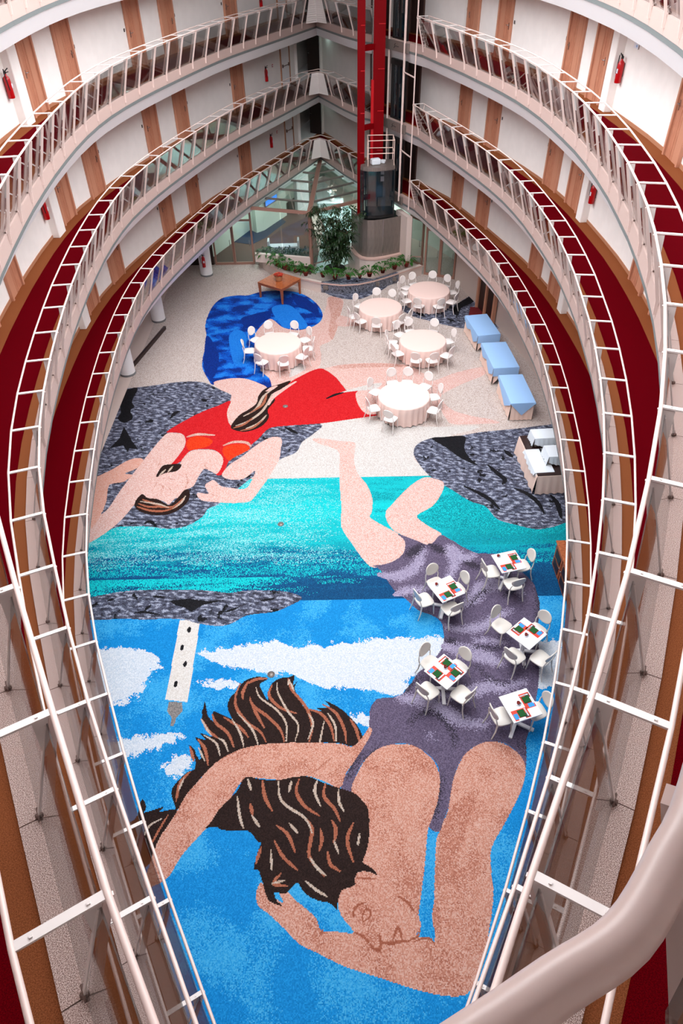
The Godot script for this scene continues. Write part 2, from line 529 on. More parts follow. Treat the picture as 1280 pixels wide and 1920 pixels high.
	area(17, 1, [-492, 2328, -517, 2375, -548, 2453, -559, 2534, -561, 2628, -569, 2728, -587, 2821, -588, 2930, -575, 3032, -542, 3104, -474, 3128, -426, 3126, -364, 3164, -292, 3171, -207, 3158, -146, 3107, -98, 3025, -71, 2934, -73, 2860, -106, 2801, -160, 2768, -203, 2770, -237, 2783, -256, 2738, -312, 2464, -303, 2415, -275, 2371, -234, 2328, -275, 2297, -322, 2340, -374, 2370, -423, 2372, -461, 2354])
	area(19, 1, [-304, 2981, -260, 3018, -213, 3003, -164, 2900, -133, 2802, -160, 2774, -204, 2782, -237, 2795, -268, 2856])
	area(19, 1, [-471, 2724, -439, 2780, -396, 2721, -390, 2548, -413, 2468, -442, 2550])
	area(18, 1, [-433, 2887, -391, 2922, -314, 2956, -304, 2894, -339, 2834, -363, 2788, -415, 2814])
	area(18, 1, [-569, 2728, -528, 2659, -494, 2552, -488, 2422, -507, 2375, -543, 2453, -554, 2533])
	area(18, 1, [-219, 3137, -146, 3080, -91, 2973, -91, 2910, -143, 2962, -184, 3002])
	area(7, 1, [-43, 3089, 25, 3059, 14, 2918, -7, 2751, -34, 2662, -76, 2620, -71, 2536, -79, 2446, -106, 2384, -146, 2334, -193, 2285, -229, 2247, -292, 2188, -314, 2232, -275, 2293, -262, 2310, -275, 2371, -303, 2415, -314, 2464, -339, 2546, -360, 2719, -333, 2828, -309, 2875, -285, 2862, -237, 2789, -160, 2766, -106, 2795, -70, 2854, -65, 2921, -51, 2997])
	area(1, 1, [-187, 2509, -135, 2457, -144, 2419, -194, 2373, -190, 2440])
	area(22, 1, [-43, 3089, 22, 3051, 11, 2905, -9, 2751, -26, 2673, -42, 2752, -31, 2895])
	area(7, 1, [8, 2898, 75, 2871, 266, 2870, 281, 2774, 128, 2797, 2, 2797])
	area(7, 1, [-490, 2343, -456, 2365, -408, 2375, -358, 2364, -306, 2328, -279, 2297, -299, 2239, -310, 2182, -352, 2128, -368, 2101, -372, 2062, -384, 2029, -407, 2069, -428, 2124, -430, 2172, -413, 2199, -413, 2257, -455, 2288])
	area(9, 1, [-616, 2016, -572, 2074, -506, 2141, -450, 2181, -409, 2209, -414, 2127, -376, 2041, -271, 2175, -198, 2323, -146, 2385, -96, 2428, -66, 2435, -40, 2417, -7, 2355, 17, 2296, 39, 2264, 112, 2289, 139, 2216, 163, 2108, 123, 2092, 26, 2071, -69, 2051, -185, 2041, -251, 2027, -284, 1967, -309, 1927, -329, 1888, -363, 1859, -375, 1841, -390, 1768, -412, 1774, -396, 1819, -402, 1866, -431, 1903, -475, 1910, -517, 1899, -536, 1846, -561, 1824, -570, 1836, -549, 1882, -538, 1940, -555, 1998, -585, 2012])
	area(10, 1, [-534, 1965, -508, 1987, -470, 1978, -444, 1956, -456, 1926, -490, 1913, -517, 1904, -532, 1928])
	area(10, 1, [-404, 1912, -377, 1933, -334, 1934, -310, 1909, -329, 1886, -362, 1858, -374, 1841, -395, 1871])
	line(22, 3.79, [-537, 1984, -502, 1998, -442, 1991])
	line(22, 3.73, [-402, 1930, -371, 1948, -328, 1944, -308, 1921])
	area(7, 1, [-57, 2435, 14, 2462, 115, 2472, 216, 2464, 285, 2442, 347, 2363, 362, 2325, 468, 2387, 588, 2425, 571, 2364, 475, 2299, 389, 2225, 391, 2165, 421, 2114, 480, 2080, 548, 2054, 569, 2033, 499, 2029, 401, 2032, 380, 2080, 343, 2150, 137, 2104, 92, 2114, 68, 2176, 63, 2245, 79, 2275, 35, 2276, 17, 2301, -7, 2357, -42, 2411])
	area(22, 1, [-26, 2446, 14, 2460, 115, 2468, 216, 2460, 274, 2438, 114, 2438, 14, 2432])
	area(1, 1, [4, 2254, 109, 2306, 167, 2317, 136, 2275, 54, 2262])
	line(6, 3.43, [-48, 2214, -18, 2238, 16, 2254])
	area(7, 1, [-614, 2005, -585, 2010, -553, 1997, -537, 1941, -549, 1881, -568, 1828, -595, 1781, -610, 1717, -633, 1666, -646, 1631, -678, 1545, -725, 1478, -757, 1457, -782, 1507, -765, 1562, -730, 1599, -707, 1699, -685, 1783, -656, 1885, -634, 1956])
	area(23, 1, [-808, 1755, -793, 1776, -759, 1808, -720, 1852, -688, 1867, -666, 1856, -672, 1828, -682, 1806, -712, 1784, -684, 1775, -698, 1751, -709, 1739, -747, 1729, -749, 1700, -739, 1629, -748, 1543, -762, 1525, -793, 1620])
	area(7, 1, [-543, 1801, -536, 1846, -516, 1898, -475, 1909, -431, 1901, -400, 1865, -395, 1819, -407, 1773, -430, 1787, -453, 1799, -467, 1755, -475, 1713, -495, 1693, -500, 1662, -525, 1651, -540, 1623, -563, 1642, -604, 1653, -635, 1676, -610, 1717, -603, 1770, -569, 1793])
	area(11, 1, [-605, 1779, -595, 1820, -572, 1828, -533, 1827, -542, 1792, -578, 1782, -602, 1762])
	area(11, 1, [-649, 1634, -635, 1676, -612, 1657, -577, 1649, -539, 1621, -518, 1652, -504, 1688, -489, 1696, -479, 1661, -487, 1622, -514, 1588, -550, 1573, -597, 1581, -633, 1601])
	line(12, 2.47, [-636, 1631, -603, 1615, -564, 1614, -525, 1613, -499, 1652])
	line(12, 2.47, [-636, 1616, -593, 1597, -548, 1594, -512, 1612])
	line(12, 2.47, [-627, 1650, -587, 1629, -545, 1613])
	line(13, 1.76, [-633, 1641, -600, 1633, -566, 1624, -537, 1608])
	line(13, 1.76, [-494, 1662, -502, 1632, -523, 1603])
	line(13, 1.86, [-596, 1770, -581, 1802])
	line(13, 1.95, [-571, 1786, -560, 1819])
	area(7, 1, [-390, 1764, -372, 1818, -334, 1863, -303, 1909, -270, 1950, -235, 1974, -206, 1964, -203, 1918, -206, 1848, -221, 1792, -235, 1748, -252, 1706, -275, 1650, -292, 1629, -344, 1625, -397, 1631, -438, 1640, -458, 1666, -453, 1678, -422, 1672, -437, 1706, -436, 1722, -424, 1735, -411, 1739, -387, 1710, -352, 1699, -311, 1692, -294, 1718, -282, 1785, -316, 1745, -357, 1741])
	line(22, 1.51, [-602, 1711, -596, 1748])
	line(22, 1.48, [-592, 1727, -572, 1710, -576, 1695])
	line(22, 1.46, [-562, 1753, -540, 1744])
	line(22, 1.44, [-558, 1710, -545, 1694])
	line(22, 1.49, [-512, 1778, -498, 1735, -502, 1693])
	line(22, 1.53, [-456, 1821, -439, 1796])
	line(22, 1.56, [-607, 1848, -611, 1815])
	line(22, 1.56, [-359, 1829, -326, 1845])
	line(22, 1.44, [-422, 1672, -388, 1659])
	area(11, 1, [-387, 2030, -387, 2062, -366, 2115, -338, 2148, -311, 2189, -307, 2239, -287, 2290, -240, 2318, -189, 2347, -211, 2298, -253, 2255, -242, 2208, -265, 2145, -257, 2098, -277, 2045, -312, 2016, -348, 2009])
	line(13, 2.71, [-371, 2048, -332, 2073, -291, 2126, -271, 2180, -256, 2252])
	line(13, 2.57, [-335, 2028, -293, 2059, -268, 2111])
	line(13, 2.79, [-350, 2107, -308, 2154, -287, 2238, -255, 2289])
	line(12, 2.57, [-379, 2033, -345, 2054, -318, 2093])
	line(12, 2.57, [-353, 2016, -313, 2031, -279, 2078])
	line(12, 2.75, [-329, 2127, -287, 2181, -276, 2252])
	line(7, 4.4, [-264, 2180, -251, 2230, -207, 2295, -168, 2339])
	line(7, 4.4, [-278, 2275, -240, 2311])
	area(7, 1, [-97, 1957, -58, 1958, -3, 1943, 48, 1932, 51, 1899, 45, 1837, 54, 1764, 82, 1705, 97, 1638, 94, 1575, 86, 1549, 108, 1523, 166, 1473, 187, 1443, 180, 1397, 151, 1357, 118, 1345, 86, 1337, 62, 1364, 31, 1429, -1, 1506, 0, 1588, -2, 1652, -5, 1731, -3, 1813, -4, 1876, -26, 1902, -73, 1929])
	area(7, 1, [273, 1734, 301, 1727, 331, 1703, 313, 1643, 279, 1590, 230, 1550, 250, 1514, 275, 1489, 295, 1464, 271, 1427, 247, 1419, 216, 1438, 179, 1465, 151, 1492, 136, 1533, 137, 1573, 154, 1599, 194, 1657, 234, 1706])
	area(14, 1, [86, 1343, 118, 1348, 151, 1364, 178, 1396, 183, 1442, 166, 1471, 216, 1443, 247, 1424, 268, 1435, 292, 1463, 322, 1440, 351, 1411, 385, 1386, 414, 1383, 456, 1377, 485, 1355, 500, 1310, 522, 1267, 524, 1219, 516, 1173, 499, 1121, 488, 1049, 477, 993, 457, 925, 421, 836, 402, 795, 398, 770, 388, 732, 384, 750, 374, 774, 352, 792, 319, 796, 279, 781, 247, 748, 232, 714, 217, 665, 200, 627, 187, 600, 166, 609, 177, 634, 193, 677, 200, 718, 196, 749, 171, 777, 140, 794, 103, 794, 63, 779, 36, 751, 17, 714, 11, 689, -11, 693, -9, 709, 13, 750, 48, 809, 55, 856, 58, 884, 73, 909, 95, 914, 128, 918, 153, 942, 178, 981, 210, 1007, 239, 1043, 252, 1071, 257, 1113, 252, 1140, 233, 1160, 198, 1179, 167, 1220, 137, 1255, 105, 1328])
	line(15, 9.71, [104, 1309, 151, 1301, 202, 1332, 237, 1408])
	line(15, 9.12, [288, 1286, 317, 1344, 314, 1405, 347, 1366, 377, 1381])
	line(15, 7.1, [141, 1234, 173, 1247, 226, 1253])
	line(15, 11.43, [322, 1196, 357, 1222, 384, 1256, 449, 1268, 478, 1233])
	line(15, 6.95, [267, 1120, 301, 1113, 351, 1118, 396, 1148, 441, 1173])
	line(15, 11.45, [254, 1059, 301, 1046, 346, 1028, 384, 1004])
	line(15, 9.08, [127, 912, 172, 906, 223, 879, 272, 848, 323, 838])
	line(15, 8.48, [210, 926, 273, 919, 340, 939, 386, 938, 435, 953])
	line(15, 5.39, [329, 1075, 383, 1074, 409, 1062])
	line(16, 8.37, [184, 1378, 233, 1423])
	line(16, 7.26, [255, 1423, 296, 1390])
	line(16, 7.08, [345, 1351, 390, 1327])
	line(16, 4.99, [259, 1077, 286, 1076])
	line(16, 2.72, [322, 1058, 359, 1051, 393, 1050])
	line(16, 2.2, [318, 1006, 353, 960, 396, 943])
	line(16, 2.86, [148, 836, 159, 861, 191, 875, 224, 854, 245, 810, 240, 787])
	line(16, 2.05, [519, 1252, 520, 1198, 500, 1121])
	line(16, 3.08, [434, 1220, 491, 1267])
	line(16, 2.56, [332, 1189, 375, 1235, 404, 1255])
	line(16, 2.2, [142, 927, 157, 943, 188, 975])
	line(16, 1.76, [407, 1050, 450, 1025, 475, 991])
	line(15, 3.5, [187, 816, 197, 809])
	line(16, 2.05, [47, 810, 21, 758, -1, 709])
	line(16, 1.98, [37, 755, 75, 789])
	line(16, 1.74, [208, 726, 191, 668, 178, 623])
	line(16, 1.66, [389, 797, 393, 762])
	area(11, 1, [37, 810, 29, 838, 11, 864, -16, 891, -49, 910, -35, 892, -65, 889, -57, 882, -91, 887, -111, 920, -120, 947, -113, 967, -124, 954, -122, 981, -137, 976, -156, 974, -175, 960, -183, 938, -183, 913, -197, 938, -204, 958, -186, 974, -215, 979, -243, 967, -260, 939, -274, 918, -274, 891, -262, 866, -276, 872, -308, 886, -300, 860, -311, 865, -321, 881, -331, 913, -333, 881, -330, 861, -318, 840, -302, 821, -330, 831, -316, 814, -340, 820, -326, 800, -321, 767, -331, 777, -339, 793, -351, 801, -341, 781, -331, 762, -331, 744, -348, 735, -369, 708, -372, 691, -360, 665, -354, 654, -339, 681, -322, 712, -301, 741, -277, 766, -240, 787, -209, 796, -165, 802, -111, 803, -67, 802, -13, 799, 14, 791])
	line(12, 1.84, [-252, 961, -260, 923, -252, 890, -223, 853, -194, 832, -179, 805])
	line(12, 1.91, [-225, 922, -216, 900, -178, 868, -149, 836, -138, 806])
	line(12, 1.91, [-175, 954, -180, 926, -152, 893, -114, 877])
	line(12, 1.84, [-137, 973, -128, 942, -106, 914, -86, 881, -76, 840, -82, 805])
	line(12, 1.84, [-86, 887, -58, 876, -35, 844, -26, 804])
	line(12, 1.84, [-52, 899, -21, 875, -3, 833, 1, 799])
	line(12, 1.91, [11, 859, 24, 833, 30, 803])
	line(12, 1.84, [-309, 878, -297, 855, -267, 829, -250, 794])
	line(12, 1.84, [-281, 870, -241, 843, -220, 818])
	line(12, 1.84, [-333, 815, -314, 791, -302, 752])
	line(12, 1.84, [-328, 861, -313, 837, -288, 817])
	line(12, 1.77, [-339, 739, -357, 713, -359, 673])
	line(12, 1.77, [-348, 796, -334, 762])
	line(12, 2.06, [-233, 967, -243, 939, -241, 917])
	line(12, 2.06, [-190, 974, -215, 972, -233, 961])
	line(12, 1.91, [-186, 842, -207, 879, -221, 911])
	line(13, 1.28, [-213, 949, -201, 921, -161, 888, -136, 851, -134, 806])
	line(13, 1.28, [-163, 960, -159, 932, -133, 882, -108, 846, -114, 806])
	line(13, 1.37, [-134, 970, -136, 953])
	line(13, 1.23, [-86, 876, -74, 850, -85, 810])
	line(13, 1.23, [-49, 855, -58, 805, -53, 834])
	line(13, 1.23, [-261, 864, -239, 828, -228, 794])
	line(13, 1.28, [-252, 882, -213, 838, -196, 798])
	line(13, 1.28, [-334, 868, -316, 840, -305, 825])
	line(13, 1.23, [-321, 825, -291, 805, -279, 775])
	line(13, 1.23, [-262, 785, -274, 809, -288, 817])
	line(13, 1.13, [-350, 726, -358, 695])
	line(13, 1.23, [-330, 796, -310, 762])
	line(13, 1.33, [-40, 875, -24, 844, -22, 804])
	line(13, 1.33, [-132, 964, -121, 936])
	area(11, 1, [-432, 680, -419, 662, -422, 651, -406, 655, -383, 662, -389, 652, -356, 656, -358, 631, -372, 603, -382, 572, -396, 542, -429, 532, -458, 554, -479, 613, -443, 633, -434, 649])
	line(13, 1.08, [-382, 638, -404, 624, -412, 604])
	line(12, 1.26, [-371, 644, -385, 612, -396, 580])
	area(8, 1, [54, 837, 35, 810, 14, 791, -13, 798, -67, 802, -111, 803, -165, 802, -209, 796, -240, 787, -277, 766, -301, 741, -322, 712, -340, 686, -352, 656, -361, 635, -382, 592, -393, 528, -400, 502, -353, 519, -329, 564, -288, 616, -271, 641, -249, 671, -228, 710, -212, 722, -151, 717, -108, 719, -83, 723, -48, 711, -14, 696, -1, 728, 27, 769, 58, 822])
	line(22, 1.38, [-26, 770, -57, 743, -83, 725])
	area(8, 1, [9, 687, 20, 719, 42, 758, 75, 786, 119, 795, 156, 787, 190, 755, 200, 716, 191, 668, 174, 628, 163, 604, 151, 543, 141, 499, 133, 465, 129, 449, 132, 429, 121, 413, 143, 411, 154, 404, 160, 465, 168, 525, 178, 584, 188, 603, 208, 642, 220, 683, 233, 720, 260, 765, 296, 790, 330, 797, 360, 786, 382, 762, 388, 734, 373, 691, 343, 645, 317, 610, 286, 568, 278, 532, 275, 488, 267, 455, 256, 423, 242, 384, 226, 351, 205, 327, 187, 321, 154, 323, 109, 333, 52, 350, -11, 369, -63, 392, -90, 404, -122, 432, -150, 455, -171, 470, -176, 492, -168, 510, -152, 491, -124, 474, -134, 495, -120, 496, -101, 478, -78, 461, -60, 444, -51, 426, -20, 423, 7, 421, -2, 435, -15, 451, -21, 472, -14, 493, 0, 528, 7, 602])
	area(22, 1, [188, 601, 207, 637, 236, 667, 280, 687, 258, 646, 242, 607, 222, 565, 193, 524, 170, 490, 169, 525])
	line(22, 4.14, [164, 469, 162, 440, 165, 408])
	area(11, 1, [-232, 695, -218, 724, -183, 718, -146, 716, -111, 722, -80, 722, -47, 707, -12, 694, 14, 685, 33, 666, 44, 646, 44, 601, 38, 568, 29, 545, 43, 535, 56, 520, 33, 527, 18, 510, 9, 501, -13, 493, -21, 472, -23, 460, -37, 472, -60, 477, -84, 490, -98, 508, -113, 495, -122, 490, -141, 491, -136, 478, -126, 468, -152, 479, -163, 504, -174, 531, -184, 536, -179, 567, -173, 586, -179, 587, -202, 609, -218, 610, -239, 610, -257, 613, -270, 619, -289, 617, -279, 630, -268, 652, -252, 671])
	line(12, 2.05, [-180, 715, -173, 680, -155, 649])
	line(12, 1.96, [-102, 716, -107, 689, -88, 658, -57, 637])
	line(12, 1.96, [-45, 707, -48, 678, -27, 652, -15, 626])
	line(12, 1.96, [-87, 633, -72, 613, -74, 589, -76, 556, -47, 520])
	line(12, 1.78, [-144, 619, -120, 599, -105, 566])
	line(12, 1.78, [-147, 588, -128, 557, -99, 532])
	line(12, 1.87, [-55, 610, -52, 588, -57, 567])
	line(12, 1.87, [12, 621, -1, 587, 10, 545])
	line(12, 1.96, [-32, 627, -23, 607, -28, 583])
	line(12, 1.78, [-40, 565, -35, 542, -16, 528])
	line(12, 1.78, [-173, 576, -182, 544])
	line(12, 1.96, [-202, 665, -195, 640])
	line(12, 1.69, [-118, 503, -144, 508, -131, 526])
	line(13, 1.67, [-212, 718, -203, 694])
	line(13, 1.59, [-146, 714, -142, 680, -126, 659, -87, 633, -72, 603])
	line(13, 1.53, [-118, 714, -123, 687])
	line(13, 1.59, [-63, 713, -68, 689, -55, 657])
	line(13, 1.53, [-17, 693, -17, 667, -7, 646])
	line(13, 1.46, [-119, 623, -99, 601])
	line(13, 1.46, [-76, 556, -59, 533, -42, 520])
	line(13, 1.39, [-28, 588, -18, 560])
	line(13, 1.39, [24, 599, 20, 575])
	line(13, 1.53, [-231, 681, -222, 640, -212, 615])
	line(13, 1.32, [-153, 571, -149, 530])
	line(13, 1.39, [-82, 511, -60, 494, -40, 483])
	line(13, 1.53, [-197, 640, -178, 615])
	line(13, 1.32, [-147, 508, -121, 514])
	area(8, 1, [12, 514, 19, 525, 35, 527, 54, 520, 56, 509, 42, 504, 23, 503, 13, 506])
	line(21, 1.13, [8, 445, 10, 461, 22, 469, 33, 472])
	line(21, 1.13, [25, 438, 26, 453, 33, 461, 40, 456, 39, 448, 25, 438])
	line(21, 1.32, [95, 480, 111, 470, 121, 455])
	line(21, 1.42, [55, 418, 57, 406, 53, 393, 43, 395, 37, 403])
	line(21, 1.5, [59, 404, 77, 403, 92, 406, 107, 405])
	line(21, 1.42, [79, 408, 86, 425, 91, 427, 96, 406])
	line(21, 1.13, [9, 422, 24, 415, 37, 403])
	line(21, 0.95, [116, 405, 143, 411, 155, 397])
	line(21, 0.99, [14, 516, 33, 514, 51, 513])
	line(21, 0.95, [129, 425, 123, 413, 105, 406])
	line(21, 0.95, [-48, 428, -55, 416])
	var pal := {}
	var def := {0: ["e3d3ca", "d3bfb5", "ecdfd8", "bda79c", "e0cfc5"], 1: ["e4ded8", "dad2cc", "ebe7e2", "cfc4bc"], 2: ["10b8c8"], 3: ["1494dd", "0f8cd6", "1b9de6", "0b86cc"], 4: ["e6eaf0", "dbe3ec", "f0f2f5", "cfdbe8"], 5: ["54566a", "5d5f70", "4b4c5c", "636678"], 6: ["18171a", "111013", "201f24"], 7: ["eec4ba", "f0cdc3", "e6b4a8", "f3d5cc", "dfa898"], 8: ["e0a28c", "d8967f", "e6ae99", "cf8b74", "e8b8a5"], 9: ["d4181f", "dd2227", "c51019", "e02c30"], 10: ["ee3a14", "e32d10", "f24d1f"], 11: ["2a1813", "22120e", "311e19"], 12: ["b0674c", "a65c42", "ba7257"], 13: ["cdb5a3", "c2a893", "d8c4b4"], 14: ["6d6078", "62556c", "776a84", "5b4f66"], 15: ["a094b0", "ada2bc", "9286a2", "bab0c8"], 16: ["3f3846", "4a4252", "362f3c"], 17: ["0b4fc0", "0a5ccf", "0d46ae", "0f66d8"], 18: ["0a2f86", "0b3a9c", "09287a"], 19: ["1674e0", "1f84e8", "2c8ff0"], 20: ["ece4dc", "e2d8ce", "f2ece6"], 21: ["b0674e", "a55c44"], 22: ["cf9381", "d59e8d", "c68a77"], 23: ["ecb09c", "e8a48e", "f0c0b0"], 24: ["8a9090"], 25: ["8f8784", "a39a94", "7d7876"], "slate_dark": ["3a3a46", "444452", "33333d"], "slate_mid": ["7d8296", "878ca0", "72778a"], "slate_light": ["a9aec0", "b8bccc", "999eb2"], "sky_light": ["39aeea", "4cb8ee", "2aa3e6"], "foam": ["8ee0e6", "b4ecee", "66d6dd"], "teal_deep": ["04919c", "0a9aa4", "048892"], "turquoise": ["0ed2d6", "18d8da", "06c6cc"], "tan_dark": ["c07a64", "b6705a", "cb8872"], "navy": ["0a4c7c", "094370", "0e5686"], "navy2": ["0a5c8c", "0b5080", "0f6c98"], "teal": ["07a5b4", "0a9dae", "0cb0bd"], "aqua": ["10c2c8", "18ccd0", "0cb6be"]}
	for k in def:
		var l := []
		for h in def[k]:
			l.append(Color.html(h))
		pal[k] = l
	var big := FastNoiseLite.new()
	big.noise_type = FastNoiseLite.TYPE_SIMPLEX_SMOOTH
	big.frequency = 0.02
	big.fractal_octaves = 3
	big.domain_warp_enabled = true
	big.domain_warp_amplitude = 25.0
	big.domain_warp_frequency = 0.02
	var veins := FastNoiseLite.new()
	veins.seed = 5
	veins.frequency = 0.06
	veins.fractal_octaves = 3
	veins.domain_warp_enabled = true
	veins.domain_warp_amplitude = 14.0
	veins.domain_warp_frequency = 0.04
	var out := PackedByteArray()
	out.resize(MW * MH * 3)
	var sea := ["navy", 13.0, "navy2", 13.35, "turquoise", 13.55, "navy2", 13.95, "teal", 14.6, "aqua", 15.4, "turquoise", 16.2, "aqua", 99.0]
	for y in MH:
		var f := (MH - 50 - y) / 50.0
		for x in MW:
			var i := y * MW + x
			var id := ids[i]
			var col: Color
			if id == 5:                                    # rock: slates run in wavy seams
				var v := veins.get_noise_2d(x * 1.1 + y * 0.5, y * 2.6 - x * 0.6)
				var w := big.get_noise_2d(x * 1.6, y * 1.6)
				var k := v + rng.randf_range(-0.14, 0.14)
				if w < -0.5: col = pick(pal[6])
				elif k < -0.3: col = pick(pal["slate_dark"])
				elif k < 0.14: col = pick(pal[5])
				elif k < 0.3: col = pick(pal["slate_mid"])
				else: col = pick(pal["slate_light"])
			elif id == 2:                                  # sea: bands of blue stones that mix at their edges
				var w := big.get_noise_2d(x * 0.35, y * 2.2)
				var t := f + w * 0.55 + rng.randf_range(-0.25, 0.25)
				var k := 0
				while k < sea.size() - 2 and t > sea[k + 1]:
					k += 2
				col = pick(pal[sea[k]])
				var xs := x + w * 160.0 + rng.randf_range(-40, 40)
				if f > 13.6 + w * 0.6 and xs < 400 and rng.randf() < 0.28 + w * 0.5: col = pick(pal["foam"])
				elif f > 14.2 and xs > 520 and rng.randf() < 0.6: col = pick(pal["teal_deep"])
				elif f < 13.1 and xs < 330 and t > 12.55 and rng.randf() < 0.8: col = pick(pal["turquoise"])
			elif id == 17:                                 # the blue cap
				var w := big.get_noise_2d(x * 0.8, y * 1.2) + rng.randf_range(-0.15, 0.15)
				col = pick(pal[18]) if w < -0.12 else pick(pal[17]) if w < 0.2 else pick(pal[19])
			elif id == 3 or id == 4:                       # sky and ragged clouds
				var w := veins.get_noise_2d(x * 1.5, y * 1.5) + rng.randf_range(-0.3, 0.3)
				var j := clampi(y + int(w * 7.0), 0, MH - 1) * MW + clampi(x + int(w * 9.0), 0, MW - 1)
				var jd := ids[j]
				if jd == 4 or (jd != 3 and id == 4):
					col = pick(pal[4])
				else:
					var g := big.get_noise_2d(x * 0.5, y * 0.5) + rng.randf_range(-0.3, 0.3)
					col = pick(pal[3]) if g < 0.12 else pick(pal["sky_light"])
			elif id == 14 or id == 15 or id == 16:
				var j := clampi(y + rng.randi_range(-4, 4), 0, MH - 1) * MW + clampi(x + rng.randi_range(-4, 4), 0, MW - 1)
				var jd := ids[j]
				col = pick(pal[jd]) if jd >= 14 and jd <= 16 else pick(pal[id])
			elif id == 8 or (id == 22 and f < 11.0):
				var w := big.get_noise_2d(x * 0.9, y * 0.9) + rng.randf_range(-0.6, 0.6)
				col = pick(pal["tan_dark"]) if (w < -0.46 and id == 8) or (id == 22 and rng.randf() < 0.6) else pick(pal[8])
			elif id == 22:
				col = pick(pal[22]) if rng.randf() < 0.55 else pick(pal[7])
			else:
				col = pick(pal[id])
			var d := rng.randf_range(-0.025, 0.025)
			out[i * 3] = clampi(int((col.r + d) * 255.0), 0, 255)
			out[i * 3 + 1] = clampi(int((col.g + d) * 255.0), 0, 255)
			out[i * 3 + 2] = clampi(int((col.b + d) * 255.0), 0, 255)
	return ImageTexture.create_from_image(Image.create_from_data(MW, MH, false, Image.FORMAT_RGB8, out))

func build_ground_floor() -> void:
	var m := mat("mosaic", Color(0.84, 0.84, 0.84), 0.7)
	m.albedo_texture = paint_mosaic()
	m.texture_filter = BaseMaterial3D.TEXTURE_FILTER_NEAREST
	m.metallic_specular = 0.22
	var s := S()
	var c := [[-8.2, -1.0, 0.0, 1.0], [8.2, -1.0, 1.0, 1.0], [8.2, 35.4, 1.0, 0.0], [-8.2, 35.4, 0.0, 0.0]]
	for k in [0, 2, 1, 0, 3, 2]:
		s.set_uv(Vector2(c[k][2], c[k][3]))
		s.add_vertex(V(c[k][0], c[k][1], 0.0))
	struct(s, "floor", m, "pictorial mosaic floor of bathers, rocks, sea and sky in the light well", "floor")
	s = S()
	for r in [[-13.0, -8.2, -4.0, 54.0], [8.2, 13.0, -4.0, 54.0], [-8.2, 8.2, -4.0, -1.0], [-8.2, 8.2, 35.4, 54.0]]:
		prism(s, PackedVector2Array([Vector2(r[0], r[2]), Vector2(r[1], r[2]), Vector2(r[1], r[3]), Vector2(r[0], r[3])]), -0.2, 0.0)
	struct(s, "floor_surround", M.terrazzo, "speckled terrazzo floor round the mosaic under the galleries", "floor")
	s = S()
	prism(s, PackedVector2Array([Vector2(-8.2, -1), Vector2(8.2, -1), Vector2(8.2, 35.4), Vector2(-8.2, 35.4)]), -0.25, -0.02)
	struct(s, "floor_base", M.terrazzo, "floor bed below the mosaic", "floor")
	# outer walls of the ground floor
	var p := offset_path(slab, 2.2, true)
	var side := PackedVector2Array()
	var other := PackedVector2Array()
	for i in slab.size():
		if slab[i].x > 0.2 and i > 20 and slab[i].y < 31.0:
			side.append(p[i])
	side.append(Vector2(5.95, 31.6)); side.append(Vector2(5.75, 32.65))
	s = S()
	sweep(s, side, [Vector2(0, 0), Vector2(0, 2.8), Vector2(0.25, 2.8), Vector2(0.25, 0)])
	struct(s, "wall_right", M.stone_pale, "pale stone wall of the ground floor behind the blue buffet tables", "wall")
	p = offset_path(slab, 3.9, true)
	other.append(Vector2(-7.6, 35.2))
	for i in range(8, slab.size()):
		if p[i].x < -0.2 and slab[i].y < 32.0 and slab[i].y > 0.4:
			other.append(p[i])
	other.append(Vector2(0.5, -4.0))
	s = S()
	sweep(s, other, [Vector2(0, 0), Vector2(0, 2.8), Vector2(0.25, 2.8), Vector2(0.25, 0)])
	struct(s, "wall_left", M.plaster, "pale ground floor wall behind the round columns", "wall")

# ---------------------------------------------------------------- galleries
var rung_mesh: ArrayMesh
var post_mesh: ArrayMesh
var strut_mesh: ArrayMesh
var foot_mesh: ArrayMesh
var pane_meshes := {}
var kerb_meshes := {}
const LEVEL := ["", "lowest", "second", "third", "topmost"]

func rail_parts() -> void:      # in the frame of a joint: x out to the corridor, z along, y = 0 at the gallery floor
	var s := S()
	box(s, Vector3(0.225, 1.05, 0), Vector3(0.44, 0.018, 0.05))
	for x in [0.09, 0.36]:
		box(s, Vector3(x, 1.062, 0.0), Vector3(0.016, 0.01, 0.016))
	rung_mesh = mesh_of(s)
	s = S()
	bar(s, Vector3(0, 1.03, 0), Vector3(0.29, 0.1, 0), 0.05, 0.022, Vector3(0, 0, 1))
	bar(s, Vector3(0.29, 0.12, 0), Vector3(0.315, -0.14, 0), 0.05, 0.02, Vector3(0, 0, 1))
	post_mesh = mesh_of(s)
	s = S()
	hexa(s, [Vector3(0.0, 1.03, 0.016), Vector3(0.13, 1.03, 0.016), Vector3(0.13, 1.03, 0.004), Vector3(0.0, 1.03, 0.004), Vector3(0.13, 0.66, 0.016), Vector3(0.16, 0.66, 0.016), Vector3(0.16, 0.66, 0.004), Vector3(0.13, 0.66, 0.004)])
	bar(s, Vector3(0.07, 0.95, 0.01), Vector3(0.365, 0.09, 0.01), 0.01, 0.03, Vector3(0, 0, 1))
	strut_mesh = mesh_of(s)
	s = S()
	box(s, Vector3(0.37, 0.065, 0.01), Vector3(0.05, 0.035, 0.035), Basis(), 0.008)
	lathe(s, [Vector2(0.0, -0.05), Vector2(0.008, -0.05), Vector2(0.008, 0.05), Vector2(0.0, 0.05)], 8, Transform3D(Basis(Vector3.RIGHT, PI / 2), Vector3(0.37, 0.085, 0.01)))
	foot_mesh = mesh_of(s)

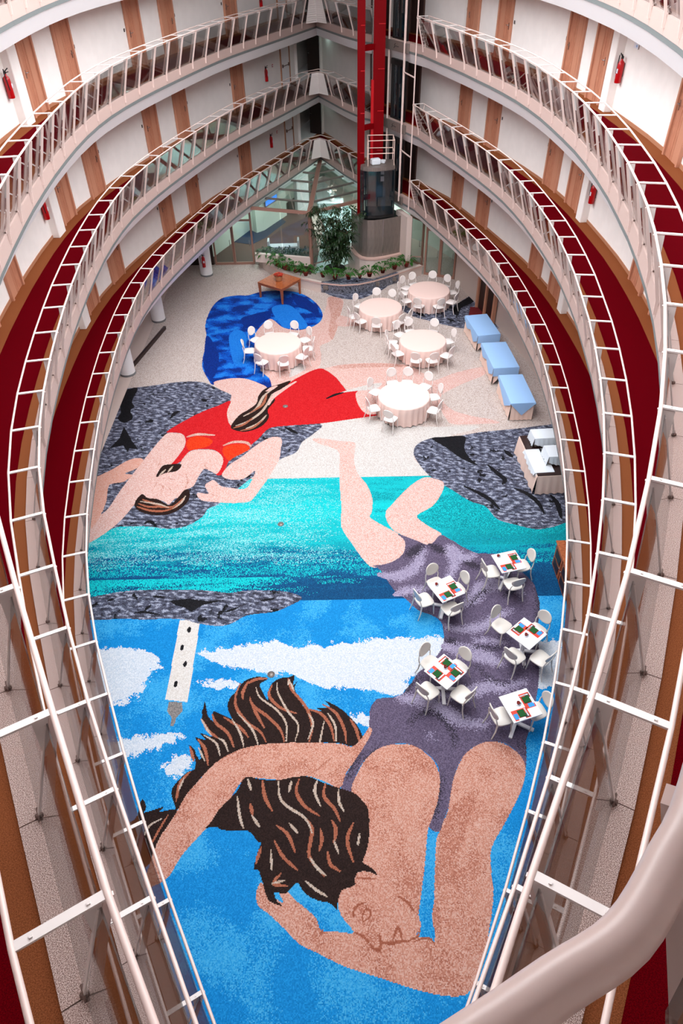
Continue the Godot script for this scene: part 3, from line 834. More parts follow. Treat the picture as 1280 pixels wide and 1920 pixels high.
func frame_at(p: PackedVector2Array, i: int) -> Array:     # outward normal at a vertex of an open path
	var a := p[maxi(i - 1, 0)]
	var b := p[mini(i + 1, p.size() - 1)]
	var d := (b - a).normalized()
	return [Vector2(d.y, -d.x), d]

func build_gallery(lv: int) -> void:
	var y: float = G[lv]
	var nm: String = LEVEL[lv]
	# slab with its fascia
	var s := S()
	sweep(s, slab, [Vector2(5.2, y - 0.01), Vector2(0.5, y - 0.01), Vector2(0.5, y - 0.33), Vector2(0.37, y - 0.33), Vector2(0.62, y - 0.72), Vector2(5.2, y - 0.72), Vector2(5.2, y - 0.01)], true)
	var fl := struct(s, "floor", M.fascia, "white concrete slab and sloping fascia of the %s gallery" % nm, "floor")
	s = S()
	sweep(s, slab, [Vector2(0.5, y - 0.24), Vector2(0.334, y - 0.24), Vector2(0.34, y - 0.33), Vector2(0.5, y - 0.33)], true)
	part(s, "stone_band", M.stone_grey, fl)
	var k0 := offset_path(slab, 0.33, true)
	var k1 := offset_path(slab, 0.505, true)
	for i in slab.size():
		if not kerb_meshes.has(i):
			var j := (i + 1) % slab.size()
			s = S()
			var d := (k0[j] - k0[i]).normalized() * 0.004
			var p := [k0[i] + d, k0[j] - d, k1[j] - d, k1[i] + d]
			var lo := []
			for h in [-0.24, 0.05]:
				for v in p:
					lo.append(V(v.x, v.y, h))
			hexa(s, lo)
			kerb_meshes[i] = mesh_of(s)
		var k := part(kerb_meshes[i], "kerb_stone", M.granite, fl)
		k.position.y = y
	# carpets
	s = S()
	for o in [[0.505, 0.72], [1.68, 2.07]]:
		sweep(s, slab, [Vector2(o[0], y - 0.01), Vector2(o[0], y + 0.012), Vector2(o[1], y + 0.012), Vector2(o[1], y - 0.01)], true)
	struct(s, "trim_1", M.carpet_brown, "brown carpet border of the %s gallery walk" % nm, "carpet border")
	s = S()
	sweep(s, slab, [Vector2(0.7, y - 0.01), Vector2(0.7, y + 0.016), Vector2(1.68 + 0.02, y + 0.016), Vector2(1.68 + 0.02, y - 0.01)], true)
	tag(part(s, "carpet_runner", M.carpet_red, self), "deep red carpet runner along the %s gallery" % nm, "carpet")
	# corridor walls
	var top := y + 2.28 if lv < 4 else ROOF - 0.3
	var prof := [Vector2(0, y), Vector2(0, top), Vector2(0.2, top), Vector2(0.2, y)]
	var halves := [wall_path.slice(0, tip_at + 1), wall_path.slice(tip_at, wall_path.size())]
	for h in 2:
		s = S()
		sweep(s, halves[h], prof)
		var w := struct(s, "wall_left" if h == 0 else "wall_right", M.plaster, "white plastered corridor wall of the %s gallery, %s" % [nm, "opposite the lift" if h == 0 else "on the lift side"], "wall")
		s = S()
		var bb := PackedVector2Array(halves[h])
		sweep(s, bb, [Vector2(0.0, y), Vector2(-0.018, y), Vector2(-0.018, y + 0.1), Vector2(0.0, y + 0.1)])
		struct(s, "baseboard_left" if h == 0 else "baseboard_right", M.skirting, "tan wooden skirting of the %s gallery, %s" % [nm, "opposite the lift" if h == 0 else "on the lift side"], "skirting")
		for pl in ([[-8.57, 21.43, -1.000, 0.009, 0.6]] if h == 0 else [[7.70, 21.80, 0.999, 0.049, 0.42]]):
			s = S()
			var at := Vector2(pl[0], pl[1])
			var nn := Vector2(pl[2], pl[3])
			box(s, V(at.x - nn.x * 0.08, at.y - nn.y * 0.08, (y + top) / 2.0), Vector3(pl[4], top - y, 0.3), Basis(Vector3.UP, yaw(-nn)), 0.02)
			part(s, "pilaster", M.plaster, w)
	s = S()
	sweep(s, PackedVector2Array([Vector2(-0.6, 45.6), Vector2(-1.28, 46.15), Vector2(-0.5, 49.6), Vector2(-1.5, 50.0), Vector2(-2.6, 45.4), Vector2(-2.05, 43.4)]), [Vector2(0.0, y), Vector2(0.0, top), Vector2(-0.15, top), Vector2(-0.15, y)])
	struct(s, "wall_back", M.plaster, "back wall of the dim passage off the %s gallery corner" % nm, "wall")
	build_railing(lv)

func build_railing(lv: int) -> void:
	if rung_mesh == null:
		rail_parts()
	var y: float = G[lv]
	var t := thing("balcony_railing", "white tubular steel and glass railing with ladder top round the %s gallery" % LEVEL[lv], "railing", Vector3(0, y, 0))
	var inner := offset_path(rail, 0.45, false)
	for q in [[rail, 0.0195, "outer_tube"], [inner, 0.017, "inner_tube"]]:
		var pts := []
		var p: PackedVector2Array = q[0]
		var n := p.size()
		for i in n - 1:
			pts.append(V(p[i].x, p[i].y, 1.05))
			if i > 6 and i < n - 2 and not (is_joint[i] and is_joint[i + 1]):
				for k in [0.25, 0.5, 0.75]:
					var m := p[i].cubic_interpolate(p[i + 1], p[i - 1], p[i + 2], k)
					pts.append(V(m.x, m.y, 1.05))
		pts.append(V(p[n - 1].x, p[n - 1].y, 1.05))
		var s := S()
		tube(s, pts, q[1], 10)
		part(s, q[2], M.steel_white, t)
	var a := offset_path(rail, 0.05, false)
	var b := offset_path(rail, 0.36, false)
	for i in rail.size():
		var fr := frame_at(rail, i)
		var n: Vector2 = fr[0]
		if is_joint[i]:
			var bas := Basis(Vector3(n.x, 0, -n.y), Vector3.UP, Vector3(n.x, 0, -n.y).cross(Vector3.UP))
			var xf := Transform3D(bas, V(rail[i].x, rail[i].y, 0))
			for q in [[rung_mesh, "rung", M.steel_rung], [post_mesh, "post", M.steel_white], [strut_mesh, "strut", M.steel_strut], [foot_mesh, "foot_bracket", M.bracket]]:
				var o := part(q[0], q[1], q[2], t)
				o.transform = xf
		if i < rail.size() - 1 and i != 4 and i != 5:
			if not pane_meshes.has(i):
				var s := S()
				var d := (rail[i + 1] - rail[i]).normalized() * 0.012
				var p := []
				for q in [[b, 0.06, 0.0], [a, 0.98, 0.0]]:
					var w := (q[0][i] as Vector2) + d
					var v := (q[0][i + 1] as Vector2) - d
					var th := Vector2(d.y, -d.x).normalized() * 0.01
					p.append_array([V(w.x, w.y, q[1]), V(v.x, v.y, q[1]), V(v.x + th.x, v.y + th.y, q[1]), V(w.x + th.x, w.y + th.y, q[1])])
				hexa(s, p)
				pane_meshes[i] = mesh_of(s)
			part(pane_meshes[i], "glass_pane", M.glass_rail, t)
	# louvred panel that closes the corner
	var lo := [offset_path(rail, 0.36, false), offset_path(rail, 0.02, false)]
	for i in [4, 6]:
		var s := S()
		var c := []
		for h in [[lo[0], 0.06], [lo[1], 0.98]]:
			var w: Vector2 = h[0][i]
			var v: Vector2 = w.lerp(h[0][5], 0.32)
			c.append_array([V(w.x, w.y, h[1]), V(v.x, v.y, h[1]), V(v.x, v.y - 0.01, h[1]), V(w.x, w.y - 0.01, h[1])])
		hexa(s, c)
		part(s, "glass_pane", M.glass_rail, t)
	for l in lo:
		for i in [4, 6]:
			l[i] = l[i].lerp(l[5], 0.32)
	for k in 11:
		var u := k / 11.0
		var w := (k + 0.78) / 11.0
		var s := S()
		for i in [4, 5]:
			var p := []
			for e in [u, w]:
				for v in [i, i + 1]:
					var g: Vector2 = lo[0][v].lerp(lo[1][v], e)
					p.append(V(g.x, g.y, 0.05 + e * 0.98) + Vector3(0, 0, 0.05 if e == u else 0.0))
			var o := Vector3(0, -0.03, 0.03)
			hexa(s, [p[0] + o, p[1] + o, p[1], p[0], p[2] + o, p[3] + o, p[3], p[2]])
		part(s, "louver_slat", M.louver, t)
	for i in [4, 5, 6]:
		var s2 := S()
		bar(s2, V(lo[0][i].x, lo[0][i].y, 0.05), V(lo[1][i].x, lo[1][i].y, 1.03), 0.03, 0.02)
		part(s2, "louver_frame", M.band_grey if lv < 4 else M.steel_rung, t)

func build_roof() -> void:
	var s := S()
	sweep(s, slab, [Vector2(0.3, ROOF), Vector2(0.3, ROOF - 0.3), Vector2(5.2, ROOF - 0.3), Vector2(5.2, ROOF), Vector2(0.3, ROOF)], true)
	prism(s, pv([-6.0, -2.0, 6.0, -2.0, 6.0, 3.4, -6.0, 3.4]), ROOF - 0.29, ROOF - 0.01)  # unseen cover added over the tip to dim the near rails
	prism(s, pv([-9.0, 28.5, 8.0, 28.5, 8.0, 52.0, -9.0, 52.0]), ROOF - 0.29, ROOF - 0.01)  # unseen cover added over the far end to dim the lift corner
	struct(s, "ceiling", M.fascia, "white ceiling over the topmost gallery with added covers shading both light well ends", "ceiling")

# ---------------------------------------------------------------- doors, extinguishers, notices on the corridor walls
func build_doors() -> void:
	var s := S()
	var ca := S()
	for q in [[-0.5, 0.09], [0.5, 0.09]]:
		box(ca, Vector3(q[0], 1.08, 0.035), Vector3(q[1], 2.16, 0.09), Basis(), 0.008)
	box(ca, Vector3(0, 2.16, 0.035), Vector3(1.09, 0.09, 0.09), Basis(), 0.008)
	var casing := mesh_of(ca)
	box(s, Vector3(0.0, 1.06, 0.012), Vector3(0.9, 2.1, 0.03))
	var leaf := mesh_of(s)
	s = S()
	for x in [-0.42, -0.12, 0.02]:
		box(s, Vector3(x, 1.06, 0.03), Vector3(0.02, 2.1, 0.012))
	box(s, Vector3(0.2, 1.06, 0.029), Vector3(0.3, 2.1, 0.012))
	var mould := mesh_of(s)
	s = S()
	box(s, Vector3(-0.36, 1.05, 0.038), Vector3(0.04, 0.2, 0.015))
	tube(s, [Vector3(-0.36, 1.08, 0.04), Vector3(-0.36, 1.08, 0.085), Vector3(-0.23, 1.08, 0.085)], 0.011, 6)
	var handle := mesh_of(s)
	s = S()
	box(s, Vector3(-0.68, 1.2, 0.006), Vector3(0.05, 0.1, 0.012))
	var reader := mesh_of(s)
	var side := [[[-4.48, 37.22, -0.920, 0.392, 1], [-6.36, 32.39, -0.956, 0.295, -1], [-7.09, 29.86, -0.966, 0.258, 1], [-8.20, 25.16, -0.985, 0.173, -1], [-8.50, 22.68, -0.998, 0.064, 1], [-8.37, 17.31, -0.997, -0.084, -1], [-8.11, 14.88, -0.992, -0.130, 1]], [[5.49, 32.54, 0.966, 0.260, 1], [6.21, 30.01, 0.964, 0.268, -1], [7.37, 24.94, 0.987, 0.158, 1], [7.60, 22.96, 0.997, 0.081, -1], [7.67, 16.91, 0.997, -0.071, 1], [7.47, 14.87, 0.993, -0.117, -1]]]
	var ord := ["first", "second", "third", "fourth", "fifth", "sixth", "seventh", "eighth"]
	for lv in [1, 2, 3, 4]:
		for h in 2:
			for k in side[h].size():
				var d: Array = side[h][k]
				var n := Vector2(d[2], d[3])
				var o := Node3D.new()
				o.name = numbered("door")
				add_child(o)
				tag(o, "wooden room door of the %s gallery, %s from the lift corner, wall %s" % [LEVEL[lv], ord[k], "opposite the lift" if h == 0 else "on the lift side"], "door", "", "structure")
				o.position = V(d[0], d[1], G[lv])
				o.rotation.y = yaw(-n)
				if d[4] < 0:
					o.scale.x = -1.0
				part(casing, "door_casing", M.door_edge, o)
				var lf := part(leaf, "door_leaf", M.door_wood, o)
				part(mould, "panel_moulding", M.door_edge, lf)
				part(handle, "lever_handle", M.chrome, lf)
				part(reader, "card_reader", M.dark, o)
	# fire door with a push bar and the passage door, one pair to a gallery
	for lv in [1, 2, 3]:
		var o := thing("fire_door", "white fire door with dark push bar by the corner of the %s gallery" % LEVEL[lv], "door", V(-2.52, 42.2, G[lv]), yaw(Vector2(0.928, -0.372)))
		s = S()
		box(s, Vector3(0, 1.05, 0.02), Vector3(0.95, 2.1, 0.05), Basis(), 0.01)
		part(s, "leaf", M.fascia, o)
		s = S()
		tube(s, [Vector3(-0.4, 1.05, 0.11), Vector3(0.36, 1.05, 0.11)], 0.018, 6)
		for x in [-0.38, 0.36]:
			box(s, Vector3(x, 1.05, 0.07), Vector3(0.05, 0.14, 0.09))
		part(s, "push_bar", M.bracket, o)
		s = S()
		for x in [-0.53, 0.53]:
			box(s, Vector3(x, 1.07, 0.03), Vector3(0.07, 2.16, 0.07))
		part(s, "frame", M.skirting, o)
		var pd := thing("passage_door", "dark wooden door at the end of the dim passage off the %s gallery" % LEVEL[lv], "door", V(-1.1, 45.66, G[lv]), yaw(Vector2(-0.63, -0.777)))
		s = S()
		box(s, Vector3(0, 1.06, 0.0), Vector3(0.86, 2.12, 0.05), Basis(), 0.01)
		part(s, "leaf", M.dark_wood, pd)
		s = S()
		tube(s, [Vector3(-0.34, 1.05, 0.03), Vector3(-0.34, 1.05, 0.08), Vector3(-0.22, 1.05, 0.08)], 0.012, 6)
		part(s, "handle", M.chrome, pd)
	for lv in [1, 2, 3]:
		var n := Vector2(0.928, -0.372)
		extinguisher(V(-3.42 + n.x * 0.1, 40.0 + n.y * 0.1, G[lv] + 0.72), n, "red fire extinguisher on the wall near the corner of the %s gallery" % LEVEL[lv])
		var at := Vector2(-3.84, 38.95)
		var nb := thing("notice_board", "dark framed evacuation plan beside the extinguisher on the %s gallery" % LEVEL[lv], "notice", V(at.x, at.y, G[lv] + 1.1), yaw(n))
		s = S()
		box(s, Vector3(0, 0.3, 0.015), Vector3(0.42, 0.62, 0.03), Basis(), 0.006)
		part(s, "frame", M.dark, nb)
		s = S()
		for q in [[-0.06, 0.44, 0.2, 0.12], [0.05, 0.28, 0.18, 0.1], [-0.02, 0.13, 0.26, 0.05]]:
			box(s, Vector3(q[0], q[1], 0.032), Vector3(q[2], q[3], 0.004))
		part(s, "print", M.band_grey, nb)
		var al := thing("alarm_button", "small red alarm button by the fire door of the %s gallery" % LEVEL[lv], "alarm", V(-3.08, 40.82, G[lv] + 1.2), yaw(n))
		s = S()
		box(s, Vector3(0, 0.05, 0.02), Vector3(0.13, 0.13, 0.05), Basis(), 0.01)
		part(s, "box", M.red_gloss, al)
		s = S()
		box(s, Vector3(0, 0.05, 0.046), Vector3(0.07, 0.07, 0.006))
		part(s, "glass", M.paper, al)
	for q in [[-8.57, 20.88, -1.000, -0.010, 10.25, "red fire extinguisher by the pilaster of the third gallery, opposite the lift"], [-8.57, 20.88, -1.000, -0.010, 7.15, "red fire extinguisher by the pilaster of the second gallery, opposite the lift"], [7.72, 21.37, 0.999, 0.041, 10.25, "red fire extinguisher by the pilaster of the third gallery, lift side"], [7.72, 21.37, 0.999, 0.041, 7.15, "red fire extinguisher by the pilaster of the second gallery, lift side"]]:
		var n2 := Vector2(q[2], q[3])
		extinguisher(V(q[0] - n2.x * 0.1, q[1] - n2.y * 0.1, q[4]), -n2, q[5])
	# blue and white sign beside the upper extinguisher on the lift side
	var sg: Array = [7.72, 20.82, 0.999, 0.033]
	var sgn := thing("wall_sign", "pale blue pictogram sign above the extinguisher by the pilaster, third gallery", "sign", V(sg[0], sg[1], G[3] + 1.75), yaw(-Vector2(sg[2], sg[3])))
	s = S()
	box(s, Vector3(0, 0, 0.008), Vector3(0.3, 0.3, 0.012), Basis(), 0.003)
	part(s, "plate", M.paper, sgn)
	s = S()
	tube(s, [Vector3(-0.06, 0.08, 0.015), Vector3(-0.1, 0.02, 0.015), Vector3(-0.03, -0.03, 0.015), Vector3(0.06, 0.0, 0.015), Vector3(0.06, 0.08, 0.015), Vector3(0.0, 0.1, 0.015), Vector3(-0.06, 0.08, 0.015)], 0.01, 5)
	box(s, Vector3(0.05, -0.09, 0.015), Vector3(0.08, 0.05, 0.006))
	part(s, "pictogram", M.linen_blue, sgn)

func extinguisher(at: Vector3, n: Vector2, label: String) -> void:
	var t := thing("fire_extinguisher", label, "extinguisher", at, yaw(n), "fire extinguishers")
	var s := S()
	lathe(s, [Vector2(0, 0), Vector2(0.075, 0.0), Vector2(0.085, 0.015), Vector2(0.085, 0.42), Vector2(0.07, 0.48), Vector2(0.03, 0.52), Vector2(0.03, 0.55), Vector2(0, 0.55)], 16)
	part(s, "cylinder", M.red_gloss, t)
	s = S()
	box(s, Vector3(0, 0.58, 0), Vector3(0.05, 0.06, 0.05))
	bar(s, Vector3(0, 0.6, 0.0), Vector3(0.1, 0.66, 0.06), 0.025, 0.015)
	bar(s, Vector3(0, 0.57, 0.0), Vector3(0.1, 0.58, 0.06), 0.025, 0.015)
	part(s, "valve", M.dark, t)
	s = S()
	tube(s, [Vector3(-0.03, 0.58, 0), Vector3(-0.1, 0.66, 0.02), Vector3(-0.14, 0.6, 0.03), Vector3(-0.13, 0.4, 0.04), Vector3(-0.11, 0.2, 0.05)], 0.014, 6)
	part(s, "hose", M.dark, t)
	s = S()
	box(s, Vector3(0.03, 0.28, 0.083), Vector3(0.07, 0.1, 0.012))
	part(s, "label_plate", M.paper, t)
	s = S()
	box(s, Vector3(0, 0.3, -0.09), Vector3(0.06, 0.3, 0.025))
	part(s, "wall_bracket", M.band_grey, t)

# ---------------------------------------------------------------- panorama lift
func pv(a: Array) -> PackedVector2Array:
	var p := PackedVector2Array()
	for i in range(0, a.size(), 2):
		p.append(Vector2(a[i], a[i + 1]))
	return p

func build_lift() -> void:
	# two red guide columns
	for q in [[1.2, 34.55, 0.16, "slimmer red steel guide column of the lift, on the tree side"], [1.98, 35.05, 0.25, "broad dark red steel guide column of the lift, beside the landing doors"]]:
		var t := thing("lift_column", q[3], "column", V(q[0], q[1], 0.9))
		var s := S()
		var w: float = q[2]
		box(s, Vector3(0, 7.0, w * 0.85), Vector3(w * 2, 14.0, 0.05))
		box(s, Vector3(0, 7.0, -w * 0.85), Vector3(w * 2, 14.0, 0.05))
		box(s, Vector3(-w * 0.35, 7.0, 0), Vector3(0.06, 14.0, w * 1.8))
		part(s, "beam", M.red_steel, t)
		s = S()
		for k in 8:
			box(s, Vector3(w * 0.4, 1.2 + k * 1.6, w * 0.85 + 0.04), Vector3(w * 1.1, 0.03, 0.05))
		part(s, "stiffener", M.red_gloss, t)
		if w > 0.2:
			s = S()
			box(s, Vector3(-w - 0.02, 3.6, w * 0.7), Vector3(0.14, 7.2, 0.14), Basis(), 0.02)
			part(s, "guide_rail", M.red_gloss, t)
			s = S()
			tube(s, [Vector3(-w - 0.02, 7.2, w * 0.7), Vector3(-w - 0.02, 14.0, w * 0.7)], 0.05, 10)
			part(s, "piston", M.chrome, t)
	for lv in [1, 2, 3]:
		var y: float = G[lv]
		var s := S()
		bar(s, V(1.3, 34.5, y - 0.2), V(1.95, 35.0, y - 0.2), 0.12, 0.22)
		tag(part(s, "cross_brace", M.red_steel, self), "dark red steel brace joining the lift columns at the %s gallery" % LEVEL[lv], "beam")
		var a := V(2.22, 35.52, y - 0.16)
		var b := V(3.12, 33.76, y - 0.16)
		var d := (b - a).normalized()
		var t := thing("landing_sill", "brushed steel landing sill of the lift at the %s gallery" % LEVEL[lv], "lift sill", (a + b) / 2.0, atan2(-d.z, d.x))
		s = S()
		box(s, Vector3.ZERO, Vector3(a.distance_to(b), 0.36, 0.08), Basis(), 0.01)
		part(s, "plate", M.brushed, t)
		s = S()
		var z := 0.045
		tube(s, [Vector3(0.02, 0.09, z), Vector3(-0.06, 0.04, z), Vector3(-0.02, 0.0, z), Vector3(-0.1, -0.08, z)], 0.012, 5)
		tube(s, [Vector3(-0.04, -0.03, z), Vector3(0.08, 0.02, z), Vector3(0.12, -0.01, z), Vector3(0.28, 0.0, z)], 0.01, 5)
		part(s, "emblem", M.dark, t)
		# landing doors
		t = thing("landing_door", "black framed glass lift landing door of the %s gallery" % LEVEL[lv], "lift door", V(2.85, 34.75, y), atan2(-d.z, d.x))
		s = S()
		for x in [-0.5, 0.0, 0.5]:
			box(s, Vector3(x, 1.1, 0), Vector3(0.16 if x != 0.0 else 0.1, 2.2, 0.1), Basis(), 0.01)
		box(s, Vector3(0, 2.22, 0), Vector3(1.2, 0.22, 0.14), Basis(), 0.01)
		box(s, Vector3(0, 0.06, 0), Vector3(1.1, 0.12, 0.1))
		part(s, "frame", M.dark, t)
		for x in [-0.24, 0.24]:
			s = S()
			box(s, Vector3(x, 1.15, -0.01), Vector3(0.32, 2.05, 0.02))
			var lf := part(s, "door_leaf", M.glass_lift, t)
			s = S()
			box(s, Vector3(x * 0.45, 1.2, 0.03), Vector3(0.03, 0.5, 0.03))
			part(s, "pull_bar", M.chrome, lf)
		# dark wood panelling of the lift lobby
		for k in 2:
			var wo := offset_path(slab, 2.06, true)
			var at: Vector2 = wo[0].lerp(wo[1], 0.3) if k == 0 else wo[1].lerp(wo[3], 0.7)
			t = thing("panelled_door", "wide dark wood door behind the lift, %s gallery, %s" % [LEVEL[lv], ["nearer the landing", "nearer the corner"][k]], "door", V(at.x, at.y, y), yaw(-frame_at(wo, 1)[0] if k == 0 else -frame_at(wo, 2)[0]))
			s = S()
			box(s, Vector3(0, 1.1, 0.03), Vector3(1.7, 2.2, 0.06), Basis(), 0.01)
			part(s, "leaf", M.dark_wood, t)
			s = S()
			for x in [-0.84, 0.0, 0.84]:
				box(s, Vector3(x, 1.1, 0.065), Vector3(0.08, 2.2, 0.03))
			part(s, "stile", M.bracket, t)
	for q in [[2.98, 33.98, 0.05, 3.3, "white steel pole between the lift doors and the gallery end"], [2.42, 35.25, 0.045, 3.4, "white steel pole on the far side of the lift doors"], [3.33, 32.72, 0.028, 3.3, "thin white upright at the gallery railing end by the lift"]]:
		var s := S()
		tube(s, [V(q[0], q[1], q[3]), V(q[0], q[1], ROOF - 0.3)], q[2], 10)
		tag(part(s, "steel_pole", M.steel_white, self), q[4], "pole")
	for lv in [1, 2, 3]:
		var s := S()
		tube(s, [V(2.98, 33.98, G[lv] + 2.0), V(3.33, 32.72, G[lv] + 2.0)], 0.03, 8)
		tag(part(s, "tie_bar", M.steel_white, self), "white tie bar between pole and railing end above the %s gallery" % LEVEL[lv], "bar")
		# end frame of the railing: ladder-like bracket under the last joint
		var t := thing("end_bracket", "small white ladder bracket closing the %s gallery railing by the lift" % LEVEL[lv], "bracket", V(3.36, 32.72, G[lv]))
		s = S()
		tube(s, [Vector3(-0.02, 1.03, 0), Vector3(0.22, 0.02, 0.05)], 0.014, 6)
		tube(s, [Vector3(0.42, 1.03, 0), Vector3(0.3, 0.02, 0.05)], 0.014, 6)
		part(s, "stile", M.steel_white, t)
		for k in 7:
			s = S()
			var u := 0.12 + k * 0.12
			tube(s, [Vector3(lerpf(0.22, -0.02, u), u, 0.03), Vector3(lerpf(0.3, 0.42, u), u, 0.03)], 0.008, 5)
			part(s, "step", M.steel_white, t)
	# cabin
	var c := thing("lift_cabin", "rounded dark glass lift cabin with a railed roof", "lift", V(0, 0, 0))
	var body := pv([1.42, 34.75, 1.4, 34.15, 1.18, 34.0, 1.16, 33.75, 1.28, 33.55, 1.5, 33.43, 1.85, 33.4, 2.3, 33.48, 2.74, 33.68, 2.74, 34.75])
	var s := S(false)
	sweep(s, body, [Vector2(0, 2.82), Vector2(0, 4.78)])
	part(s, "glass_wall", M.glass_lift, c)
	for q in [[2.7, 2.84, "cabin_floor", "dark"], [4.76, 4.92, "cabin_roof", "brushed"]]:
		s = S()
		prism(s, body, q[0], q[1])
		part(s, q[2], M[q[3]], c)
	s = S()
	for p in [[1.18, 33.8], [2.72, 33.69], [2.72, 34.72], [1.44, 34.72], [2.0, 34.72]]:
		box(s, V(p[0], p[1], 3.8), Vector3(0.06, 2.0, 0.06))
	part(s, "cabin_frame", M.dark, c)
	s = S()
	box(s, V(2.1, 34.72, 3.8), Vector3(1.24, 1.95, 0.03))
	part(s, "cabin_door", M.brushed, c)
	s = S()
	box(s, V(2.1, 34.62, 3.95), Vector3(0.3, 1.3, 0.06), Basis(), 0.01)
	var pnl := part(s, "control_panel", M.dark, c)
	s = S()
	lathe(s, [Vector2(0, 0), Vector2(0.045, 0.0), Vector2(0.04, 0.02), Vector2(0, 0.02)], 12, Transform3D(Basis(Vector3.RIGHT, PI / 2), V(1.93, 34.56, 4.52)))
	part(s, "indicator_lamp", M.led_blue, pnl)
	s = S()
	for y in [4.42, 4.12]:
		box(s, V(2.22, 34.57, y), Vector3(0.16, 0.22, 0.01))
	part(s, "notice", M.paper, pnl)
	s = S()
	var ring := [V(1.5, 33.72, 0), V(2.68, 33.8, 0), V(2.68, 34.7, 0), V(1.5, 34.7, 0)]
	for h in [5.42, 5.95]:
		for i in 4:
			tube(s, [ring[i] + Vector3.UP * h, ring[(i + 1) % 4] + Vector3.UP * h], 0.018, 6)
	for i in 4:
		tube(s, [ring[i] + Vector3.UP * 4.92, ring[i] + Vector3.UP * 5.95], 0.018, 6)
	part(s, "roof_railing", M.linen_beige, c)
	s = S()
	box(s, V(1.85, 33.95, 5.05), Vector3(0.42, 0.24, 0.3), Basis(Vector3.UP, 0.3), 0.03)
	box(s, V(2.2, 34.2, 4.98), Vector3(0.24, 0.12, 0.2), Basis(Vector3.UP, -0.4), 0.02)
	part(s, "roof_machinery", M.linen_white, c)
	# steel skirt round the pit and its stone plinth
	var clad := pv([0.78, 34.9, 1.0, 34.15, 1.12, 33.75, 1.28, 33.48, 1.5, 33.34, 1.8, 33.32, 2.25, 33.45, 2.75, 33.68, 3.3, 33.98])
	var k := thing("pit_cladding", "brushed steel curved skirt below the lift cabin", "cladding")
	for r in [[0, 2], [2, 6], [6, 8]]:
		s = S(false)
		sweep(s, clad.slice(r[0], r[1] + 1), [Vector2(0, 0.9), Vector2(0, 2.66), Vector2(0.03, 2.66), Vector2(0.03, 0.9)], false, false)
		part(s, "steel_panel", M.brushed, k)
	s = S()
	for i in [2, 6]:
		tube(s, [V(clad[i].x, clad[i].y - 0.02, 0.9), V(clad[i].x, clad[i].y - 0.02, 2.66)], 0.02, 6)
	part(s, "joint_bead", M.chrome, k)
	s = S()
	prism(s, pv([1.2, 33.8, 1.5, 33.44, 1.85, 33.42, 2.7, 33.72, 3.2, 34.0, 2.9, 35.0, 0.95, 34.9]), 2.5, 2.56)  # dark slab added to block the bright hall showing below the cabin
	part(s, "added_dark_slab", M.dark, k)
	var pl := thing("lift_plinth", "pale speckled stone plinth with pinkish cap under the steel skirt", "plinth")
	var base := offset_path(clad, -0.22, false)
	if base[4].y > clad[4].y:
		base = offset_path(clad, 0.22, false)
	var area2 := PackedVector2Array(base)
	area2.append(Vector2(3.3, 35.3)); area2.append(Vector2(0.9, 35.6))
	s = S()
	prism(s, area2, 0.0, 0.86)
	part(s, "plinth_body", M.stone_pale, pl)
	s = S()
	sweep(s, base, [Vector2(0.03 if base == offset_path(clad, 0.22, false) else -0.03, 0.84), Vector2(0.03 if base == offset_path(clad, 0.22, false) else -0.03, 0.92), Vector2(0.0, 0.92)])
	prism(s, area2, 0.86, 0.91)
	part(s, "plinth_cap", M.stone_ledge, pl)

# ---------------------------------------------------------------- glazed hall in the corner of the ground floor
func meet(a: Vector2, d: Vector2, b: Vector2, e: Vector2) -> Vector2:
	var t := (b - a).cross(e) / d.cross(e)
	return a + d * t

func slab_glass(s: SurfaceTool, p: Array, th := 0.012) -> void:
	var u := []
	for v in p:
		u.append((v as Vector3) + Vector3.UP * th)
	hexa(s, [p[0], p[1], p[2], p[3], u[0], u[1], u[2], u[3]])

